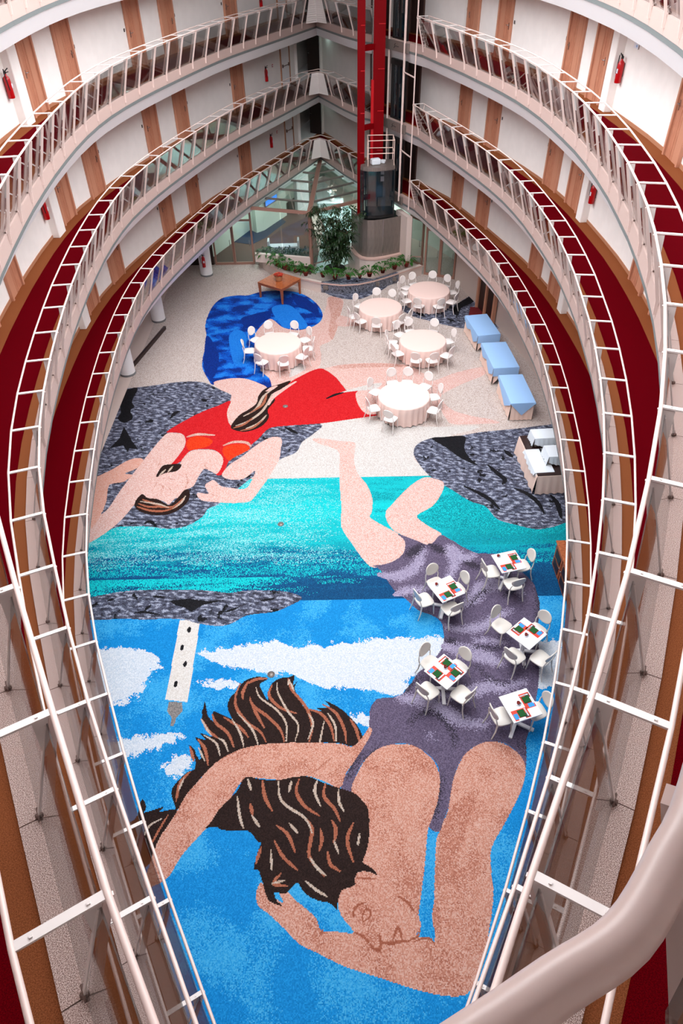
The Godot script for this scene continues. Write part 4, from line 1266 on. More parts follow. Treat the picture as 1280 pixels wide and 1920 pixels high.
func build_lobby() -> void:
	# enclosing walls under the lowest gallery
	var off := offset_path(slab, 3.4, true)
	var w := PackedVector2Array([Vector2(5.75, 32.65), Vector2(6.3, 34.6)])
	for i in range(0, 10):
		w.append(off[i])
	w.append(Vector2(-7.3, 35.1))
	var s := S()
	sweep(s, w, [Vector2(0, 0), Vector2(0, 2.79), Vector2(0.2, 2.79), Vector2(0.2, 0)])
	struct(s, "wall_hall", M.pale_wall, "pale walls of the hall behind the corner glazing", "wall")
	# interior floors
	s = S()
	prism(s, pv([-7.0, 35.1, -4.2, 34.95, -1.3, 33.5, -0.9, 36.0, -2.0, 48.0, -4.0, 45.0]), 0.0, 0.012)
	struct(s, "floor_hall", M.brown_floor, "dark brown floor of the hall behind the glass", "floor")
	s = S()
	prism(s, pv([-5.6, 38.0, -4.6, 37.6, -3.9, 38.6, -2.9, 41.0, -3.4, 42.0, -5.4, 39.6]), 0.012, 0.022)
	tag(part(s, "blue_carpet", M.blue_carpet, self), "dark blue carpet on the hall floor below the screen wall", "carpet")
	s = S()
	prism(s, pv([-1.1, 33.6, 1.0, 35.0, 3.0, 36.2, 1.5, 41.0, -0.8, 48.6, -1.5, 47.0, -0.7, 40.0]), 0.012, 0.024)
	struct(s, "floor_pale", M.pale_floor, "pale polished floor on the lift side of the hall", "floor")
	# unseen ceiling lamps, added to brighten the hall
	for q in [[1.0, 40.5, "round the corner on the pale side of the hall", 3.0], [-3.9, 37.6, "above the blue carpet of the hall", 0.6]]:
		s = S()
		box(s, V(q[0], q[1], 2.7), Vector3(1.2, 0.06, 1.6), Basis(), 0.01)
		tag(part(s, "added_ceiling_lamp", M.lamp_glow, self), "added flat white ceiling lamp " + q[2], "lamp")
		var l := AreaLight3D.new()
		l.name = "added_hall_light"
		l.area_size = Vector2(1.2, 1.6)
		l.light_energy = q[3]
		l.light_color = Color(0.92, 1.0, 0.97)
		l.shadow_enabled = true
		l.position = V(q[0], q[1], 2.64)
		l.rotation_degrees.x = -90
		add_child(l, true)
	# white wall block with screen
	s = S()
	prism(s, pv([-4.45, 39.3, -4.05, 39.7, -2.9, 42.1, -3.6, 42.6, -5.1, 40.1]), 0.0, 2.78)
	struct(s, "wall_block", M.pale_wall, "pale green-white wall block that carries the screen", "wall")
	var t := thing("wall_screen", "blue glowing wall screen in the glazed hall", "screen", V(-3.66, 40.4, 1.65), yaw(Vector2(0.9, -0.43)))
	s = S()
	box(s, Vector3(0, 0, 0.03), Vector3(1.4, 0.86, 0.06), Basis(), 0.01)
	part(s, "bezel", M.dark, t)
	s = S()
	box(s, Vector3(0, 0, 0.062), Vector3(1.28, 0.74, 0.006))
	part(s, "display", M.screen, t)
	s = S()
	box(s, V(-2.0, 42.6, 1.39), Vector3(0.75, 2.78, 0.5), Basis(Vector3.UP, 0.4), 0.02)
	tag(part(s, "hall_pillar", M.fascia, self), "square white pillar inside the glazed hall by the beam", "pillar")
	t = thing("hall_bench", "white box bench with raised ends behind the planter glass", "bench", V(-2.75, 35.9, 0), 0.03)
	s = S()
	box(s, Vector3(0, 0.3, 0), Vector3(1.6, 0.6, 0.5), Basis(), 0.02)
	part(s, "seat", M.linen_white, t)
	for x in [-0.77, 0.77]:
		s = S()
		box(s, Vector3(x, 0.45, 0.0), Vector3(0.1, 0.9, 0.56), Basis(), 0.02)
		part(s, "end_panel", M.linen_white, t)
	t = thing("hall_table", "small white table with pink bouquet seen through the sloping glass", "table", V(-0.3, 42.2, 0))
	s = S()
	box(s, Vector3(0, 0.74, 0), Vector3(1.5, 0.05, 0.8), Basis(), 0.01)
	part(s, "top", M.linen_white, t)
	for x in [-0.65, 0.65]:
		for z in [-0.32, 0.32]:
			s = S()
			box(s, Vector3(x, 0.36, z), Vector3(0.06, 0.72, 0.06))
			part(s, "leg", M.linen_white, t)
	t = thing("bouquet", "pinkish bouquet in a vase on the hall table", "flowers", V(-0.2, 42.1, 0.765))
	s = S(false)
	lathe(s, [Vector2(0, 0), Vector2(0.1, 0), Vector2(0.14, 0.2), Vector2(0.08, 0.35)], 12)
	part(s, "vase", M.mould_white, t)
	s = S()
	for k in 40:
		var p := Vector3(rng.randf_range(-0.25, 0.25), 0.45 + rng.randf() * 0.4, rng.randf_range(-0.25, 0.25))
		leaf(s, p, Vector3(rng.randf_range(-1, 1), 0.5, rng.randf_range(-1, 1)).normalized(), 0.14, 0.07)
	part(s, "petals", M.linen_rose, t)
	# glazing: post, beams, sloping panes
	var post := Vector2(-1.24, 33.45)
	var hl := thing("corner_glazing", "glazed hall front with copper coloured post, ridge beam and sloping panes", "glazing")
	s = S()
	tube(s, [V(post.x, post.y, 0.5), V(post.x, post.y, 3.0)], 0.1, 12)
	part(s, "post", M.copper_beam, hl)
	var top := V(-0.82, 41.9, 3.02)
	var low := V(post.x, post.y, 3.0)
	s = S()
	bar(s, low, top, 0.22, 0.16)
	part(s, "ridge_beam", M.copper_beam, hl)
	var le := Vector2(-4.05, 34.15)
	var re := Vector2(1.05, 34.85)
	for q in [le, re]:
		s = S()
		bar(s, low, V(q.x, q.y, 3.05), 0.14, 0.12)
		part(s, "eaves_beam", M.copper_beam, hl)
	var sides := [[le, Vector2(-1.35, 41.4) - le, 5], [re, Vector2(-0.35, 41.4) - Vector2(1.75, 37.0), 5]]
	for k in 2:
		var d: Vector2 = (sides[k][0] as Vector2) - post
		var last := [low, V(sides[k][0].x, sides[k][0].y, 3.05)]
		for i in range(1, 6):
			var r := low.lerp(top, i / 5.6)
			var b := meet(Vector2(r.x, -r.z), d, (sides[k][0] if k == 0 else Vector2(1.75, 37.0)) as Vector2, sides[k][1])
			if k == 1 and i < 3:
				b = Vector2(r.x, -r.z) + d
			var now := [r, V(b.x, b.y, 3.05)]
			s = S()
			bar(s, now[0], now[1], 0.06, 0.09)
			part(s, "rafter", M.brushed, hl)
			s = S()
			slab_glass(s, [last[0], last[1], now[1], now[0]] if k == 1 else [last[1], last[0], now[0], now[1]])
			part(s, "roof_pane", M.glass_hall, hl)
			last = now
	for q in [[post, le, 0.9, 3.0, 2], [post, re, 0.52, 3.0, 3]]:
		var a: Vector2 = q[0]
		var b: Vector2 = q[1]
		for i in int(q[4]):
			var u := a.lerp(b, (i + 0.02) / q[4])
			var v := a.lerp(b, (i + 0.98) / q[4])
			s = S()
			var n := Vector2(-(v - u).y, (v - u).x).normalized() * 0.012
			hexa(s, [V(u.x, u.y, q[2]), V(v.x, v.y, q[2]), V(v.x + n.x, v.y + n.y, q[2]), V(u.x + n.x, u.y + n.y, q[2]), V(u.x, u.y, q[3]), V(v.x, v.y, q[3]), V(v.x + n.x, v.y + n.y, q[3]), V(u.x + n.x, u.y + n.y, q[3])])
			part(s, "front_pane", M.glass_hall, hl)
	# doors left of the planter
	var gd := [[-6.2, 35.0, -5.25, 35.0, "glass entrance door beside the dark wooden door"], [-5.2, 35.0, -4.25, 35.0, "glass entrance door next to the planter"], [4.35, 33.3, 5.0, 33.0, "glass door leaf on the lift side, nearer the planter"], [5.05, 32.98, 5.7, 32.68, "glass door leaf on the lift side, nearer the wall"], [3.75, 35.1, 4.3, 34.35, "tall fixed glass pane beside the lift plinth"]]
	for q in gd:
		glass_door(Vector2(q[0], q[1]), Vector2(q[2], q[3]), q[4])
	t = thing("brown_door", "dark brown wooden door beside the glass entrance doors", "door", V(-6.95, 35.0, 0))
	s = S()
	box(s, Vector3(0, 1.35, 0), Vector3(1.3, 2.7, 0.08), Basis(), 0.01)
	part(s, "leaf", M.dark_wood, t)
	s = S()
	box(s, Vector3(0.55, 1.05, 0.05), Vector3(0.03, 0.3, 0.04))
	part(s, "handle", M.chrome, t)
	s = S()
	prism(s, pv([2.9, 34.35, 3.35, 33.25, 3.6, 33.3, 3.15, 34.45]), 0.0, 2.78)
	struct(s, "wall_jamb", M.stone_pale, "pale stone wall end right of the lift skirt", "wall")

func glass_door(a: Vector2, b: Vector2, label: String) -> void:
	var d := b - a
	var w := d.length()
	var t := thing("glass_door", label, "door", V((a.x + b.x) / 2, (a.y + b.y) / 2, 0), atan2(d.y, d.x))
	var s := S()
	for x in [-w / 2, w / 2]:
		box(s, Vector3(x, 1.38, 0), Vector3(0.09, 2.76, 0.1), Basis(), 0.008)
	for y in [0.06, 2.2, 2.72]:
		box(s, Vector3(0, y, 0), Vector3(w, 0.12 if y < 1.0 else 0.08, 0.08))
	part(s, "frame", M.copper_beam, t)
	s = S()
	box(s, Vector3(0, 1.15, 0), Vector3(w - 0.1, 2.05, 0.014))
	part(s, "pane", M.glass_hall, t)
	s = S()
	tube(s, [Vector3(w * 0.36, 0.95, 0.05), Vector3(w * 0.36, 0.95, 0.1), Vector3(w * 0.36, 1.25, 0.1), Vector3(w * 0.36, 1.25, 0.05)], 0.014, 6)
	part(s, "pull_handle", M.chrome, t)

# ---------------------------------------------------------------- planter, tree, pots
func leaf(s: SurfaceTool, p: Vector3, d: Vector3, length: float, wide: float, droop := 0.35) -> void:
	var x := d.cross(Vector3.UP)
	if x.length() < 0.05:
		x = Vector3.RIGHT
	x = x.normalized() * wide / 2.0
	var m := p + d * length * 0.5
	var e := p + d * length + Vector3.DOWN * length * droop
	tri(s, p, m - x, m + x)
	tri(s, m - x, e, m + x)

func build_planter() -> void:
	var edge := pv([-4.1, 34.9, -3.75, 34.2, -3.2, 33.3, -2.5, 32.5, -1.83, 31.95, -0.8, 31.35, 0.2, 31.08, 1.0, 31.15, 1.72, 31.46, 2.4, 31.9, 3.04, 32.35, 3.7, 32.8, 4.25, 33.2])
	var t := thing("planter", "curved stone planter with pinkish ledge round the tree and lift", "planter")
	var inside := 1.0 if offset_path(edge, 1.0, false)[6].y > edge[6].y else -1.0
	for r in [[0, 5, "stone_pale"], [5, 10, "marble_dark"], [10, 12, "stone_pale"]]:
		var s := S()
		sweep(s, edge.slice(r[0], r[1] + 1), [Vector2(0.08 * inside, 0), Vector2(0.08 * inside, 0.46), Vector2(0.3 * inside, 0.46)])
		part(s, "planter_wall", M[r[2]], t)
	var s2 := S()
	var poly := PackedVector2Array(edge)
	poly.append_array(pv([4.25, 34.3, 3.3, 34.4, 2.6, 34.0, 1.5, 33.7, 1.1, 34.3, 0.9, 34.9, -1.24, 33.6, -4.05, 34.3]))
	prism(s2, poly, 0.45, 0.52)
	part(s2, "ledge", M.stone_ledge, t)
	s2 = S()
	hexa(s2, [V(-4.05, 34.0, 0.5), V(-1.3, 33.32, 0.5), V(-1.3, 33.5, 0.5), V(-4.05, 34.2, 0.5), V(-4.05, 34.0, 0.92), V(-1.3, 33.32, 0.92), V(-1.3, 33.5, 0.92), V(-4.05, 34.2, 0.92)])
	part(s2, "back_wall", M.stone_pale, t)
	for q in [[-0.55, 31.36, 0.35], [1.9, 31.65, 0.7], [2.75, 32.2, 0.7]]:
		s2 = S()
		box(s2, V(q[0], q[1] - 0.02, 0.28), Vector3(0.24, 0.2, 0.06), Basis(Vector3.UP, -q[2] * 0.8), 0.01)
		part(s2, "wall_lamp", M.brushed, t)
	# dark plants behind the front glass
	t = thing("fern_row", "row of dark green ferns behind the planter glass", "plants", V(-2.5, 34.7, 0))
	s2 = S()
	for k in 260:
		var p := Vector3(rng.randf_range(-1.3, 1.2), 0.5 + rng.randf() * 0.25, rng.randf_range(-0.25, 0.25))
		var a := rng.randf() * TAU
		leaf(s2, p, Vector3(cos(a), 0.9, sin(a)).normalized(), rng.randf_range(0.3, 0.5), 0.07, 0.4)
	tag(part(s2, "foliage", M.leaf_dark, t), "", "", "", "stuff")
	s2 = S()
	box(s2, Vector3(0, 0.25, 0), Vector3(2.6, 0.5, 0.5), Basis(), 0.02)
	part(s2, "trough", M.dark_wood, t)
	# tree
	t = thing("indoor_tree", "slender leafy indoor tree in the planter in front of the glass post", "tree", V(-0.1, 33.0, 0.5))
	var stems := S(false)
	var fol := S()
	for k in 11:
		var a := k * 0.9
		var p0 := Vector3(0.12 * cos(a), 0, 0.12 * sin(a))
		var reach := Vector3(rng.randf_range(-1.15, 1.2), rng.randf_range(1.7, 2.95), rng.randf_range(-0.5, 0.6))
		var pts := []
		for i in 6:
			var u := i / 5.0
			pts.append(p0 + Vector3(reach.x * u * u, reach.y * u, reach.z * u * u))
		tube(stems, pts, 0.035, 6, 0.008)
		for b in 30:
			var u := rng.randf_range(0.25, 1.0)
			var q := p0 + Vector3(reach.x * u * u, reach.y * u, reach.z * u * u)
			var an := rng.randf() * TAU
			var dr := Vector3(cos(an), rng.randf_range(-0.2, 0.5), sin(an)).normalized()
			var ln := rng.randf_range(0.3, 0.75) * (1.25 - 0.5 * u)
			var e := q + dr * ln
			tube(stems, [q, q.lerp(e, 0.5) + Vector3.UP * 0.03, e], 0.008, 4, 0.004, false)
			for l in 15:
				var v := q.lerp(e, rng.randf_range(0.3, 1.05))
				var la := rng.randf() * TAU
				leaf(fol, v, Vector3(cos(la), rng.randf_range(-0.9, 0.1), sin(la)).normalized(), rng.randf_range(0.18, 0.3), 0.055, 0.3)
	part(stems, "stems", M.bark, t)
	tag(part(fol, "foliage", M.leaf_tree, t), "", "", "", "stuff")
	s2 = S(false)
	lathe(s2, [Vector2(0, 0.0), Vector2(0.55, 0.0), Vector2(0.5, 0.06), Vector2(0, 0.09)], 20)
	part(s2, "soil", M.soil, t)
	t = thing("hall_shrub", "pale leaved shrub inside the glass roof by the lift column", "plant", V(0.9, 36.3, 0.02))
	s2 = S()
	for k in 150:
		var a := rng.randf() * TAU
		leaf(s2, Vector3(cos(a) * rng.randf() * 0.4, 1.3 + rng.randf() * 0.9, sin(a) * rng.randf() * 0.4), Vector3(cos(a), 0.3, sin(a)).normalized(), 0.35, 0.12)
	tag(part(s2, "foliage", M.leaf, t), "", "", "", "stuff")
	s2 = S(false)
	tube(s2, [Vector3(0, 0.3, 0), Vector3(0.03, 1.0, 0), Vector3(0, 1.8, 0)], 0.04, 6, 0.015)
	lathe(s2, [Vector2(0, 0), Vector2(0.2, 0), Vector2(0.26, 0.4), Vector2(0.2, 0.38), Vector2(0, 0.38)], 14)
	part(s2, "stem_and_tub", M.bark, t)
	# pots along the ledge
	var spots := [[-3.5, 34.25, 1.25, "first from the entrance doors, largest leaves"], [-2.95, 33.45, 1.1, "second from the entrance doors"], [-2.5, 32.95, 1.0, "third from the entrance doors"], [-2.0, 32.6, 0.95, "fourth from the entrance doors, facing the wooden table"], [-1.5, 32.2, 1.05, "just left of the glass post"], [-0.66, 32.0, 0.95, "left of the tree trunk"], [-0.1, 31.75, 0.95, "below the tree, left one"], [0.55, 31.7, 1.0, "below the tree, right one"], [1.08, 31.75, 0.55, "smallest of the row"], [1.55, 31.95, 1.0, "first after the smallest plant"], [2.2, 32.35, 1.05, "below the middle of the steel skirt"], [2.8, 32.75, 1.0, "second from the glass doors"], [3.4, 33.05, 1.1, "nearest the glass doors on the lift side"]]
	for q in spots:
		t = thing("potted_plant", "arching potted plant on the ledge, " + q[3], "plant", V(q[0], q[1], 0.52), 0.0, "pot plants along the planter ledge")
		var sc: float = q[2]
		s2 = S(false)
		lathe(s2, [Vector2(0, 0), Vector2(0.09, 0), Vector2(0.13, 0.17), Vector2(0.14, 0.17), Vector2(0.14, 0.21), Vector2(0.12, 0.21), Vector2(0.11, 0.18), Vector2(0, 0.18)].map(func(v): return v * minf(1.0, sc + 0.15)), 14)
		part(s2, "pot", M.terracotta, t)
		s2 = S()
		for k in 46:
			var a := rng.randf() * TAU
			var up := rng.randf_range(0.4, 1.6)
			var dr := Vector3(cos(a), up, sin(a)).normalized()
			var p0 := Vector3(cos(a), 0, sin(a)) * 0.04 + Vector3.UP * 0.18
			var m := p0 + dr * 0.26 * sc
			leaf(s2, m, (dr + Vector3(cos(a), -0.3, sin(a)) * 0.7).normalized(), rng.randf_range(0.2, 0.34) * sc, 0.085 * sc, 0.45)
			bar(s2, p0, m, 0.006, 0.006)
		tag(part(s2, "foliage", M.leaf, t), "", "", "", "stuff")

# ---------------------------------------------------------------- chairs and tables
var chair0: Node3D

func make_chair(m: Material) -> Node3D:
	var t := thing("oval_back_chair", "", "chair")
	var s := S(false)
	var rings := [[0.9, 0.425], [1.0, 0.435], [1.0, 0.458], [0.95, 0.47], [0.0, 0.464]]
	var last := []
	for r in rings:
		var ring := []
		for k in 24:
			var a := TAU * k / 24.0
			var x := signf(cos(a)) * pow(absf(cos(a)), 0.55) * 0.225
			var z := signf(sin(a)) * pow(absf(sin(a)), 0.55) * 0.215
			x *= 1.0 + 0.08 * z / 0.215
			ring.append(Vector3(x * r[0], r[1], z * r[0]))
		if last:
			for k in 24:
				var j := (k + 1) % 24
				quad(s, last[j], last[k], ring[k], ring[j])
		last = ring
	part(s, "seat", m, t)
	var tilt := Basis(Vector3.RIGHT, -0.2)
	s = S(false)
	var prev := []
	for r in [[0.0, -0.008], [0.8, -0.004], [0.97, -0.006], [1.0, 0.008], [0.97, 0.022], [0.8, 0.02], [0.0, 0.014]]:
		var ring := []
		for k in 28:
			var a := TAU * k / 28.0
			var x: float = cos(a) * 0.2 * r[0]
			var y: float = sin(a) * 0.185 * r[0]
			ring.append(tilt * Vector3(x, y, r[1] + x * x * 0.9) + Vector3(0, 0.775, -0.265))
		if prev:
			for k in 28:
				var j := (k + 1) % 28
				quad(s, prev[j], prev[k], ring[k], ring[j])
		prev = ring
	var bk := part(s, "backrest", m, t)
	s = S()
	for x in [-1, 1]:
		s = S()
		tube(s, [Vector3(x * 0.185, 0.45, -0.2), Vector3(x * 0.2, 0.55, -0.215), Vector3(x * 0.18, 0.66, -0.235), Vector3(x * 0.15, 0.7, -0.25)], 0.016, 6, 0.012)
		part(s, "upright", m, bk)
	for x in [-1, 1]:
		s = S()
		tube(s, [Vector3(x * 0.185, 0.44, 0.17), Vector3(x * 0.2, 0.2, 0.185), Vector3(x * 0.205, 0.0, 0.2)], 0.022, 6, 0.013)
		part(s, "leg", m, t)
		s = S()
		tube(s, [Vector3(x * 0.185, 0.44, -0.19), Vector3(x * 0.2, 0.22, -0.215), Vector3(x * 0.215, 0.0, -0.285)], 0.022, 6, 0.013)
		part(s, "leg", m, t)
	return t

const CLOCK := ["twelve", "one", "two", "three", "four", "five", "six", "seven", "eight", "nine", "ten", "eleven"]

func build_round_tables() -> void:
	chair0 = make_chair(M.mould_white)
	var first := true
	var defs := [[-2.43, 25.15, "table on the blue cap mosaic", [-18, 1.6, 23, 1.6, -49, 1.55, 54, 1.56, -93, 1.43, 88, 1.45, 123, 1.42, -149, 1.42, 167, 1.42]], [1.87, 28.22, "table by the dark planter wall", [-50, 1.42, -4, 1.49, 25, 1.42, -104, 1.46, -130, 1.42, -169, 1.42, 142, 1.42, 118, 1.42]], [3.4, 25.16, "table nearest the blue buffets", [-38, 1.6, -16, 1.6, 24, 1.57, -72, 1.52, -89, 1.42, -117, 1.42, -162, 1.42, 167, 1.42, 131, 1.42, 70, 1.42]], [4.16, 29.86, "table by the lift-side glass doors", [-47, 1.56, -24, 1.6, 12, 1.6, 41, 1.5, 74, 1.42, -73, 1.43, -114, 1.42, -152, 1.42, 164, 1.42, 126, 1.42]], [2.32, 21.1, "table nearest the white beach", [-13, 1.6, 10, 1.6, 40, 1.6, -54, 1.48, 75, 1.42, -108, 1.42, -152, 1.42, 119, 1.42]]]
	for d in defs:
		var c := Vector2(d[0], d[1])
		var t := thing("round_table", "round banquet table under its rose cloth, " + d[2], "table", V(c.x, c.y, 0), 0.0, "round banquet tables")
		var s := S(false)
		lathe(s, [Vector2(0, 0.7), Vector2(0.9, 0.7), Vector2(0.9, 0.735), Vector2(0, 0.735)], 32)
		part(s, "tabletop", M.table_wood, t)
		s = S()
		tube(s, [Vector3(0, 0.0, 0), Vector3(0, 0.7, 0)], 0.05, 8)
		for k in 4:
			var a := PI / 4 + k * PI / 2
			bar(s, Vector3(0, 0.06, 0), Vector3(cos(a) * 0.45, 0.03, sin(a) * 0.45), 0.06, 0.04)
		part(s, "pedestal", M.dark, t)
		# cloth: flat disc, rolled edge, pleated fall
		var cl := thing("tablecloth", "pleated pale rose cloth over the round table, " + d[2], "tablecloth", V(c.x, c.y, 0), 0.0, "rose tablecloths on the round tables")
		s = S(false)
		var n := 168
		var rows := [[0.0, 0.742, 0.0], [0.5, 0.742, 0.0], [0.89, 0.742, 0.0], [0.92, 0.735, 0.0], [0.935, 0.7, 0.004], [0.945, 0.5, 0.016], [0.955, 0.25, 0.026], [0.965, 0.035, 0.033]]
		var last := []
		for r in rows:
			var ring := []
			for k in n:
				var a := TAU * k / n
				var rr: float = r[0] + r[2] * (sin(a * 26.0) + 0.4 * sin(a * 9.0 + d[0]))
				ring.append(Vector3(rr * cos(a), r[1] + (0.008 * sin(a * 13.0) if r[1] < 0.1 else 0.0), -rr * sin(a)))
			if last:
				for k in n:
					var j := (k + 1) % n
					if r[0] <= 0.5:
						tri(s, last[0], ring[k], ring[j])
					else:
						quad(s, last[j], last[k], ring[k], ring[j])
			last = ring
		part(s, "cloth", M.linen_rose, cl)
		var used_clock := {}
		var ang: Array = d[3]
		for i in range(0, ang.size(), 2):
			var a := deg_to_rad(ang[i])
			var dir := Vector2(sin(a), cos(a))
			var h := posmod(roundi(ang[i] / 30.0), 12)
			for tries in 12:
				if not used_clock.has(h):
					break
				h = (h + 1) % 12
			used_clock[h] = true
			var pos: Vector2 = c + dir * (ang[i + 1] - 0.26)
			var label := "white oval-backed chair at the %s o'clock place, %s" % [CLOCK[h], d[2]]
			if first:
				chair0.position = V(pos.x, pos.y, 0)
				chair0.rotation.y = yaw(-dir)
				tag(chair0, label, "chair", "white chairs round the banquet tables")
				first = false
			else:
				dup(chair0, V(pos.x, pos.y, 0), yaw(-dir), label)

func build_square_tables() -> void:
	var defs := [[2.67, 11.86, 0.895, 0.446, "table on the striped thigh", [2.36, 12.54, "upper left", 3.22, 12.22, "upper right", 1.87, 11.63, "lower left", 2.88, 11.2, "lower right"], [[0, -0.05, "far right"], [3, -0.10, "near right"]], 0, -0.16, 0.23],
		[4.46, 12.79, 0.970, 0.244, "table beside the wooden cabinet", [3.75, 12.64, "left", 5.13, 12.98, "right", 4.58, 11.99, "lower"], [[0, 0.06, "right"], [3, -0.10, "near"]], 0, -0.20, 0.24],
		[4.43, 10.38, 0.645, -0.764, "table midway along the railing", [3.78, 11.06, "upper left", 4.99, 10.86, "upper right", 3.89, 9.76, "lower left", 4.87, 9.65, "lower right"], [[1, 0.03, "far left"], [2, -0.08, "far right"]], 0, 0.03, -0.07],
		[2.33, 9.33, 0.671, -0.741, "table at the white cloud's end", [1.89, 9.95, "upper left", 2.87, 9.8, "upper right", 1.72, 8.83, "lower left", 2.85, 8.7, "lower right"], [[2, 0.10, "far right"], [3, -0.10, "near left"], [0, 0.10, "near right"]], 0, -0.07, 0.07],
		[3.87, 8.40, 0.952, 0.307, "table lowest along the railing", [3.22, 8.23, "left", 4.52, 8.52, "right"], [[0, 0.06, "right"], [3, -0.10, "near"]], 0, -0.03, 0.05]]
	for d in defs:
		var c := Vector2(d[0], d[1])
		var ax := Vector2(d[2], d[3]).normalized()      # one side of the top
		var ay := Vector2(-ax.y, ax.x)
		var turn := atan2(ax.y, ax.x)
		var t := thing("square_table", "square white cafe table, " + d[4], "table", V(c.x, c.y, 0), turn, "square white cafe tables")
		var s := S()
		box(s, Vector3(0, 0.735, 0), Vector3(0.7, 0.03, 0.7), Basis(), 0.006)
		part(s, "tabletop", M.laminate, t)
		s = S()
		box(s, Vector3(0, 0.37, 0), Vector3(0.08, 0.7, 0.08), Basis(), 0.01)
		part(s, "pedestal", M.laminate, t)
		for k in 4:
			s = S()
			var a := PI / 4 + k * PI / 2
			bar(s, Vector3(cos(a) * 0.03, 0.06, sin(a) * 0.03), Vector3(cos(a) * 0.42, 0.025, sin(a) * 0.42), 0.08, 0.05)
			part(s, "foot", M.laminate, t)
		var places: Array = d[5]
		for i in range(0, places.size(), 3):
			# side the place faces, as a turn in quarters, and whether a chair and a setting are there
			var q := Vector2(places[i], places[i + 1])
			var dir := (q - c).normalized()
			var bestd := ax
			for e in [ax, -ax, ay, -ay]:
				if e.dot(dir) > bestd.dot(dir):
					bestd = e
			var pos := q - bestd * 0.26
			var word: String = places[i + 2]
			var ch := dup(chair0, V(pos.x, pos.y, 0), yaw(-bestd), "cream oval-back chair, %s side, %s" % [word, d[4]])
			ch.set_meta("group", "cream chairs at the square tables")
			recolour(ch, M.mould_cream)
		for e in d[6]:
			var dir: Vector2 = [ax, -ax, ay, -ay][e[0]]
			var sidev := Vector2(-dir.y, dir.x)
			var at: Vector2 = c + dir * 0.2 + sidev * (e[1] as float)
			var pm := thing("placemat", "orange and blue placemat on the %s side, %s" % [e[2], d[4]], "placemat", V(at.x, at.y, 0.7505), yaw(dir), "placemats on the square tables")
			s = S()
			box(s, Vector3(0, 0.002, 0), Vector3(0.38, 0.004, 0.25))
			part(s, "sheet", M.orange_print, pm)
			s = S()
			box(s, Vector3(-0.125, 0.0045, 0.03), Vector3(0.1, 0.002, 0.14))
			part(s, "sky_panel", M.sky_print, pm)
			s = S()
			box(s, Vector3(0.1, 0.0045, 0.06), Vector3(0.13, 0.002, 0.1))
			part(s, "photo_panel", M.dark_print, pm)
			s = S()
			box(s, Vector3(-0.02, 0.0055, 0.11), Vector3(0.16, 0.002, 0.05))
			part(s, "text_panel", M.paper, pm)
			var nk := thing("folded_napkin", "folded green napkin on the %s side, %s" % [e[2], d[4]], "napkin", V(at.x, at.y, 0.7575), yaw(dir), "green napkins on the square tables")
			s = S()
			box(s, Vector3(0.02, 0.008, -0.01), Vector3(0.16, 0.014, 0.17), Basis(), 0.004)
			part(s, "cloth", M.napkin_green, nk)
			var ct := thing("cutlery_sleeve", "white cutlery sleeve on the %s side, %s" % [e[2], d[4]], "cutlery", V(at.x, at.y, 0.7575), yaw(dir), "cutlery sleeves on the square tables")
			s = S()
			box(s, Vector3(0.135, 0.004, -0.01), Vector3(0.025, 0.006, 0.2))
			part(s, "sleeve", M.paper, ct)
			s = S()
			box(s, Vector3(0.135, 0.009, -0.05), Vector3(0.012, 0.004, 0.17))
			part(s, "knife", M.chrome, ct)
		s = S()
		var rn := thing("paper_runner", "pale paper runner across the square table, " + d[4], "runner", V(c.x, c.y, 0.7503), turn + (0.0 if d[7] == 0 else PI / 2), "paper runners on the square tables")
		box(s, Vector3(0, 0.001, 0), Vector3(0.1, 0.002, 0.55))
		part(s, "paper", M.paper, rn)
		var cup := thing("candle_cup", "small dark red candle cup, " + d[4], "candle", V(c.x + ax.x * d[8] + ay.x * d[9], c.y + ax.y * d[8] + ay.y * d[9], 0.7525), 0.0, "candle cups on the square tables")
		s = S(false)
		lathe(s, [Vector2(0, 0), Vector2(0.03, 0), Vector2(0.038, 0.06), Vector2(0.032, 0.06), Vector2(0.026, 0.02), Vector2(0, 0.02)], 14)
		part(s, "cup", M.terracotta, cup)
		s = S(false)
		lathe(s, [Vector2(0.03, 0.002), Vector2(0.06, 0.002), Vector2(0.065, 0.008), Vector2(0.03, 0.005)], 16)
		part(s, "saucer", M.paper, cup)
		s = S()
		tube(s, [Vector3(0.035, 0.05, 0), Vector3(0.06, 0.045, 0), Vector3(0.058, 0.02, 0), Vector3(0.034, 0.015, 0)], 0.005, 5)
		part(s, "handle", M.dark, cup)

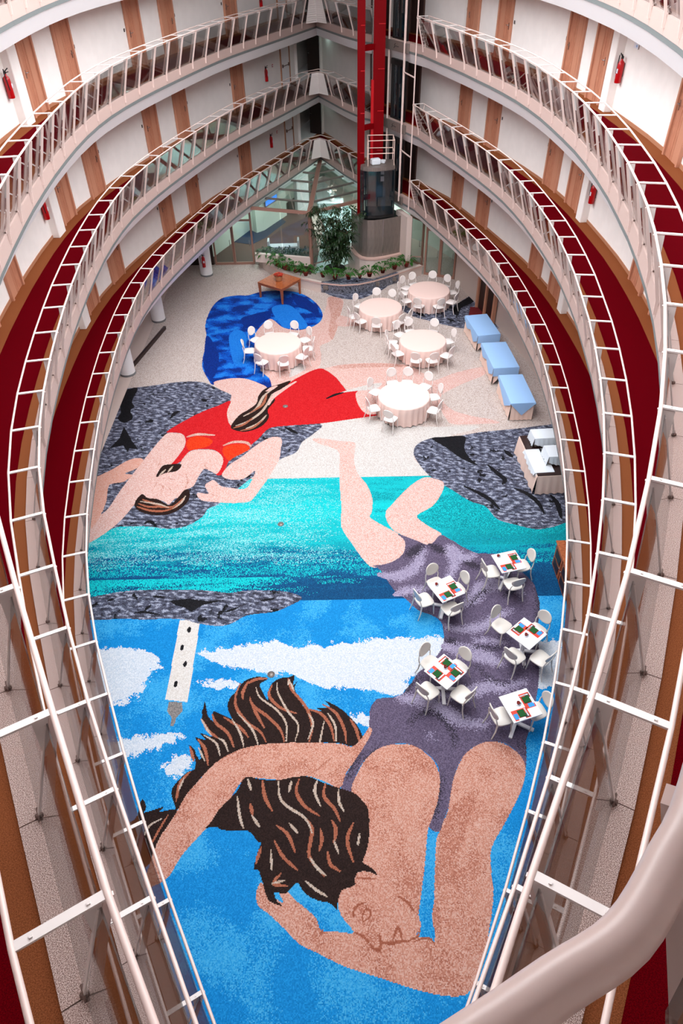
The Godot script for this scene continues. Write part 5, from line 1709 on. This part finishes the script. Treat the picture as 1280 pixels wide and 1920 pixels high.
# ---------------------------------------------------------------- buffets and furniture along the lift side
func draped(s: SurfaceTool, hw: float, hl: float, top: float, drop: Array, wav := 0.012) -> void:
	# box-like cloth: top plus four falls (+x, +z, -x, -z), each fall a list of drops along its edge
	var c := [Vector3(hw, top, -hl), Vector3(hw, top, hl), Vector3(-hw, top, hl), Vector3(-hw, top, -hl)]
	s.set_smooth_group(0xFFFFFFFF)
	quad(s, c[1], c[0], c[3], c[2])
	for e in 4:
		var f: Array = drop[e]
		if f.is_empty():
			continue
		var a: Vector3 = c[e]
		var b: Vector3 = c[(e + 1) % 4]
		var out: Vector3 = Vector3.UP.cross(b - a).normalized()
		if out.dot(a + b) < 0.0:
			out = -out
		var n := 18
		s.set_smooth_group(e + 1)
		for i in n:
			var col := []
			for k in [i, i + 1]:
				var u: float = float(k) / n
				var x: float = u * (f.size() - 1)
				var dr: float = lerpf(f[floori(x)], f[mini(ceili(x), f.size() - 1)], x - floorf(x))
				var p := a.lerp(b, u)
				var w := out * (0.015 + wav * (1.0 + sin(u * 31.0 + e)))
				col.append([p, p + out * 0.01 + Vector3.DOWN * minf(0.04, dr), p + w + Vector3.DOWN * dr])
			for k in 2:
				quad(s, col[0][k + 1], col[1][k + 1], col[1][k], col[0][k])

func build_buffets() -> void:
	var defs := [[6.0, 26.38, 0.43, 0.87, 0.14, [0.18, 0.3, 0.25, 0.55], "farthest of the three, by the portal"], [6.26, 23.86, 0.45, 0.95, 0.07, [0.2, 0.4, 0.25, 0.3], "middle one of the three"], [6.42, 21.4, 0.4, 0.92, 0.04, [0.55, 0.2, 0.5, 0.25], "nearest of the three, draped to the floor"]]
	for k in 3:
		var d: Array = defs[k]
		var at := V(d[0], d[1], 0)
		var t := thing("buffet_table", "trestle buffet table under the blue cloth, " + d[6], "table", at, d[4], "blue buffet tables")
		var s := S()
		box(s, Vector3(0, 0.71, 0), Vector3(d[2] * 2 - 0.04, 0.04, d[3] * 2 - 0.04))
		part(s, "tabletop", M.dark_wood, t)
		for x in [-1, 1]:
			for z in [-1, 1]:
				s = S()
				box(s, Vector3(x * (d[2] - 0.08), 0.35, z * (d[3] - 0.12)), Vector3(0.05, 0.7, 0.05))
				part(s, "leg", M.dark, t)
		s = S()
		for z in [-1, 1]:
			box(s, Vector3(0, 0.2, z * (d[3] - 0.12)), Vector3(d[2] * 2 - 0.2, 0.03, 0.03))
		part(s, "stretcher", M.dark, t)
		var u := thing("under_cloth", "beige skirt cloth, buffet table " + d[6], "tablecloth", at, d[4], "beige skirts of the buffet tables")
		s = S()
		var near_end := [0.71, 0.7, 0.15, 0.1, 0.12, 0.5, 0.71] if k < 2 else [0.71, 0.71, 0.71]
		draped(s, d[2], d[3], 0.738, [[0.71, 0.71], near_end, [0.7, 0.71, 0.71], [0.71, 0.71]], 0.018)
		part(s, "cloth", M.linen_beige, u)
		var b := thing("blue_cloth", "sky blue top cloth on the buffet table, " + d[6], "tablecloth", at, d[4], "blue cloths on the buffet tables")
		s = S()
		var e: Array = d[5]
		draped(s, d[2] + 0.045, d[3] + 0.045, 0.747, [[0.2, 0.45, 0.1], ([0.34, 0.34] if k < 2 else [0.03, 0.5, 0.03]), ([e[2], 0.5, 0.18, 0.36, 0.08] if k < 2 else [0.08, 0.5, 0.3, 0.1]), [0.2, 0.2]], 0.004)
		part(s, "cloth", M.linen_blue, b)
	# covered buffet by the grey rock
	var at2 := V(6.55, 17.5, 0)
	var t2 := thing("side_buffet", "brown topped buffet table with pale skirt beside the grey rock mosaic", "table", at2, 0.06)
	var s2 := S()
	box(s2, Vector3(0, 0.72, 0), Vector3(1.1, 0.04, 2.1), Basis(), 0.005)
	part(s2, "tabletop", M.dark_wood, t2)
	for x in [-0.48, 0.48]:
		for z in [-0.95, 0.95]:
			s2 = S()
			box(s2, Vector3(x, 0.35, z), Vector3(0.06, 0.7, 0.06))
			part(s2, "leg", M.dark, t2)
	t2 = thing("buffet_skirt", "pale rose pleated skirt round the brown topped buffet", "tablecloth", at2, 0.06)
	s2 = S()
	draped(s2, 0.565, 1.065, 0.7, [[0.68, 0.68], [0.68, 0.68], [0.68, 0.68], [0.68, 0.68]], 0.03)
	part(s2, "cloth", M.linen_beige, t2)
	for q in [[0.08, -0.62, 0.42, 0.3, "farther from the cafe tables"], [0.22, 0.32, 0.38, 0.34, "nearer to the cafe tables"]]:
		var pos: Vector3 = at2 + Basis(Vector3.UP, 0.06) * Vector3(q[0], 0.742, q[1])
		var h := thing("food_warmer", "boxy food warmer hidden under white cloth, " + q[4], "warmer", pos, 0.06, "covered food warmers")
		s2 = S()
		box(s2, Vector3(0, 0.17, 0), Vector3(q[2] * 1.7, 0.34, q[3] * 1.6), Basis(), 0.03)
		part(s2, "case", M.brushed, h)
		h = thing("white_cover", "white cloth draped over the boxy food warmer, " + q[4], "cloth", pos, 0.06, "white covers on the food warmers")
		s2 = S()
		draped(s2, q[2] * 0.92, q[3] * 0.88, 0.352, [[0.33, 0.33], [0.22, 0.34, 0.3, 0.2], [0.34, 0.3, 0.34], [0.34, 0.34]], 0.02)
		part(s2, "cloth", M.linen_white, h)
	t2 = thing("white_sheet", "white sheet spread over the near corner of the side buffet", "cloth", at2 + Vector3(-0.28, 0.0, 0.35), 0.06)
	s2 = S()
	draped(s2, 0.31, 0.6, 0.75, [[], [0.1, 0.3, 0.12], [0.12, 0.2, 0.16, 0.1], []], 0.02)
	part(s2, "cloth", M.linen_white, t2)
	t2 = thing("serving_tray", "black rimmed tray between the two covered food warmers", "tray", at2 + Vector3(0.12, 0.745, -0.16), 0.06)
	s2 = S()
	box(s2, Vector3(0, 0.02, 0), Vector3(0.55, 0.04, 0.24), Basis(), 0.01)
	part(s2, "rim", M.dark, t2)
	s2 = S()
	box(s2, Vector3(0, 0.042, 0), Vector3(0.46, 0.01, 0.17))
	part(s2, "well", M.band_grey, t2)
	# carved cabinet
	t2 = thing("wooden_cabinet", "reddish wooden cabinet with carved doors against the lift-side railing line", "cabinet", V(6.15, 12.68, 0), 0.0)
	s2 = S()
	box(s2, Vector3(0, 0.45, 0), Vector3(0.5, 0.84, 1.36), Basis(), 0.01)
	part(s2, "body", M.table_wood, t2)
	s2 = S()
	box(s2, Vector3(-0.01, 0.89, 0), Vector3(0.58, 0.04, 1.44), Basis(), 0.01)
	part(s2, "top", M.table_wood, t2)
	for z in [-0.34, 0.34]:
		s2 = S()
		box(s2, Vector3(-0.262, 0.45, z), Vector3(0.03, 0.76, 0.62), Basis(), 0.008)
		var dr := part(s2, "door", M.table_wood, t2)
		s2 = S()
		for y in [0.28, 0.62]:
			box(s2, Vector3(-0.282, y, z), Vector3(0.02, 0.26, 0.44), Basis(), 0.008)
		part(s2, "panel", M.dark_wood, dr)
		s2 = S(false)
		lathe(s2, [Vector2(0, 0), Vector2(0.015, 0.0), Vector2(0.02, 0.02), Vector2(0, 0.03)], 10, Transform3D(Basis(Vector3.BACK, PI / 2), Vector3(-0.28, 0.48, z * 0.2)))
		part(s2, "knob", M.chrome, dr)
	s2 = S()
	box(s2, Vector3(0, 0.03, 0), Vector3(0.46, 0.06, 1.3))
	part(s2, "plinth", M.dark_wood, t2)

# ---------------------------------------------------------------- the rest
func build_small_things() -> void:
	# low square wooden table with a basket of flowers
	var c := Vector2(-2.7, 31.17)
	var turn := atan2(1.17, 0.84)
	var t := thing("wooden_table", "square honey coloured wooden table on the edge of the blue mosaic", "table", V(c.x, c.y, 0), turn)
	var s := S()
	for k in 6:
		box(s, Vector3(-0.6 + k * 0.24, 0.735, 0), Vector3(0.237, 0.035, 1.44), Basis(), 0.003)
		part(s, "plank", M.table_wood, t)
		s = S()
	box(s, Vector3(0, 0.67, 0.68), Vector3(1.34, 0.09, 0.03)); box(s, Vector3(0, 0.67, -0.68), Vector3(1.34, 0.09, 0.03))
	box(s, Vector3(0.68, 0.67, 0), Vector3(0.03, 0.09, 1.34)); box(s, Vector3(-0.68, 0.67, 0), Vector3(0.03, 0.09, 1.34))
	part(s, "apron", M.table_wood, t)
	for x in [-0.66, 0.66]:
		for z in [-0.66, 0.66]:
			s = S()
			hexa(s, [Vector3(x - 0.03, 0, z + 0.03), Vector3(x + 0.03, 0, z + 0.03), Vector3(x + 0.03, 0, z - 0.03), Vector3(x - 0.03, 0, z - 0.03), Vector3(x - 0.055, 0.715, z + 0.055), Vector3(x + 0.055, 0.715, z + 0.055), Vector3(x + 0.055, 0.715, z - 0.055), Vector3(x - 0.055, 0.715, z - 0.055)])
			part(s, "leg", M.table_wood, t)
	t = thing("flower_basket", "wicker basket of orange flowers on the wooden table", "flowers", V(c.x - 0.02, c.y - 0.05, 0.753))
	s = S(false)
	lathe(s, [Vector2(0, 0), Vector2(0.13, 0), Vector2(0.15, 0.08), Vector2(0.18, 0.2), Vector2(0.195, 0.22), Vector2(0.17, 0.22), Vector2(0.14, 0.05), Vector2(0, 0.04)], 20)
	part(s, "basket", M.wicker, t)
	for k in 22:
		s = S()
		var a := k * 2.4
		var r := 0.04 + 0.17 * sqrt(k / 22.0)
		var p := Vector3(cos(a) * r, 0.34 - r * 0.5 + rng.randf() * 0.05, sin(a) * r)
		for l in 9:
			var b := l * TAU / 9.0
			leaf(s, p, Vector3(cos(b), 0.5 + (l % 2) * 0.5, sin(b)).normalized(), 0.075, 0.05, 0.2)
		part(s, "flower", M.flower, t)
	# round columns under the long gallery
	for q in [[-8.04, 28.87, "beside the terrazzo passage, third from the lift corner"], [-8.42, 24.26, "under the long gallery, nearest one in view"], [-6.53, 33.75, "carrying the extinguisher by the entrance doors"]]:
		t = thing("round_column", "white round column " + q[2], "column", V(q[0], q[1], 0))
		s = S(false)
		lathe(s, [Vector2(0.3, 0.0), Vector2(0.3, 2.78)], 28)
		part(s, "shaft", M.fascia, t)
		s = S(false)
		lathe(s, [Vector2(0.3, 0.08), Vector2(0.315, 0.08), Vector2(0.315, 0.0)], 28)
		part(s, "base_ring", M.band_grey, t)
	extinguisher(V(-6.53, 33.36, 0.55), Vector2(0, -1), "red fire extinguisher on the round column by the entrance doors")
	# wooden floor rail between columns
	s = S()
	bar(s, V(-8.35, 24.6, 0.07), V(-7.6, 28.0, 0.07), 0.1, 0.14)
	tag(part(s, "floor_rail", M.dark_wood, self), "dark wooden kerb rail on the floor between two round columns", "rail")
	# portal in the lift-side wall with a red mat
	t = thing("wall_portal", "wooden framed portal in the pale wall behind the blue tables", "door", V(6.62, 28.75, 0), yaw(Vector2(-0.97, -0.24)))
	s = S()
	for x in [-0.85, 0.0, 0.85]:
		box(s, Vector3(x, 1.2, 0.06), Vector3(0.14, 2.4, 0.16), Basis(), 0.01)
	box(s, Vector3(0, 2.4, 0.06), Vector3(1.84, 0.14, 0.16), Basis(), 0.01)
	part(s, "frame", M.door_edge, t)
	for x in [-0.42, 0.42]:
		s = S()
		box(s, Vector3(x, 1.18, 0.03), Vector3(0.7, 2.3, 0.05), Basis(), 0.01)
		part(s, "leaf", M.dark_wood, t)
	s = S()
	box(s, V(6.22, 28.75, 0.012), Vector3(0.7, 0.02, 1.5), Basis(Vector3.UP, -0.24), 0.004)
	tag(part(s, "red_mat", M.mat_red, self), "red door mat in front of the wooden portal", "mat")
	# emergency lamps below the gallery corners
	for lv in [1, 2, 3]:
		t = thing("emergency_lamp", "small glowing emergency lamp under the %s gallery corner" % LEVEL[lv + 1], "lamp", V(-0.45, 44.9, G[lv + 1] - 0.9))
		s = S()
		box(s, Vector3.ZERO, Vector3(0.34, 0.12, 0.1), Basis(), 0.01)
		part(s, "housing", M.paper, t)
		s = S()
		box(s, Vector3(0, 0, 0.055), Vector3(0.28, 0.08, 0.012))
		part(s, "diffuser", M.lamp_glow, t)
		var l := OmniLight3D.new()
		l.name = "emergency_light"
		l.light_energy = 0.012
		l.light_size = 0.1
		l.light_color = Color(0.85, 1.0, 0.97)
		l.shadow_enabled = true
		l.position = V(-0.45, 44.75, G[lv + 1] - 0.9)
		add_child(l, true)
	# floor drains
	for q in [[-1.79, 9.85, "below the long white cloud"], [-1.84, 15.23, "amid the turquoise sea"], [-2.01, 21.66, "on the red swimsuit"]]:
		t = thing("floor_drain", "round metal floor cover in the mosaic, " + q[2], "drain", V(q[0], q[1], 0.0), 0.0, "floor covers")
		s = S(false)
		lathe(s, [Vector2(0, 0.012), Vector2(0.07, 0.012), Vector2(0.075, 0.0)], 18)
		part(s, "cover", M.brushed, t)
		s = S(false)
		lathe(s, [Vector2(0.075, 0.0), Vector2(0.078, 0.015), Vector2(0.092, 0.015), Vector2(0.095, 0.0)], 18)
		part(s, "ring", M.band_grey, t)
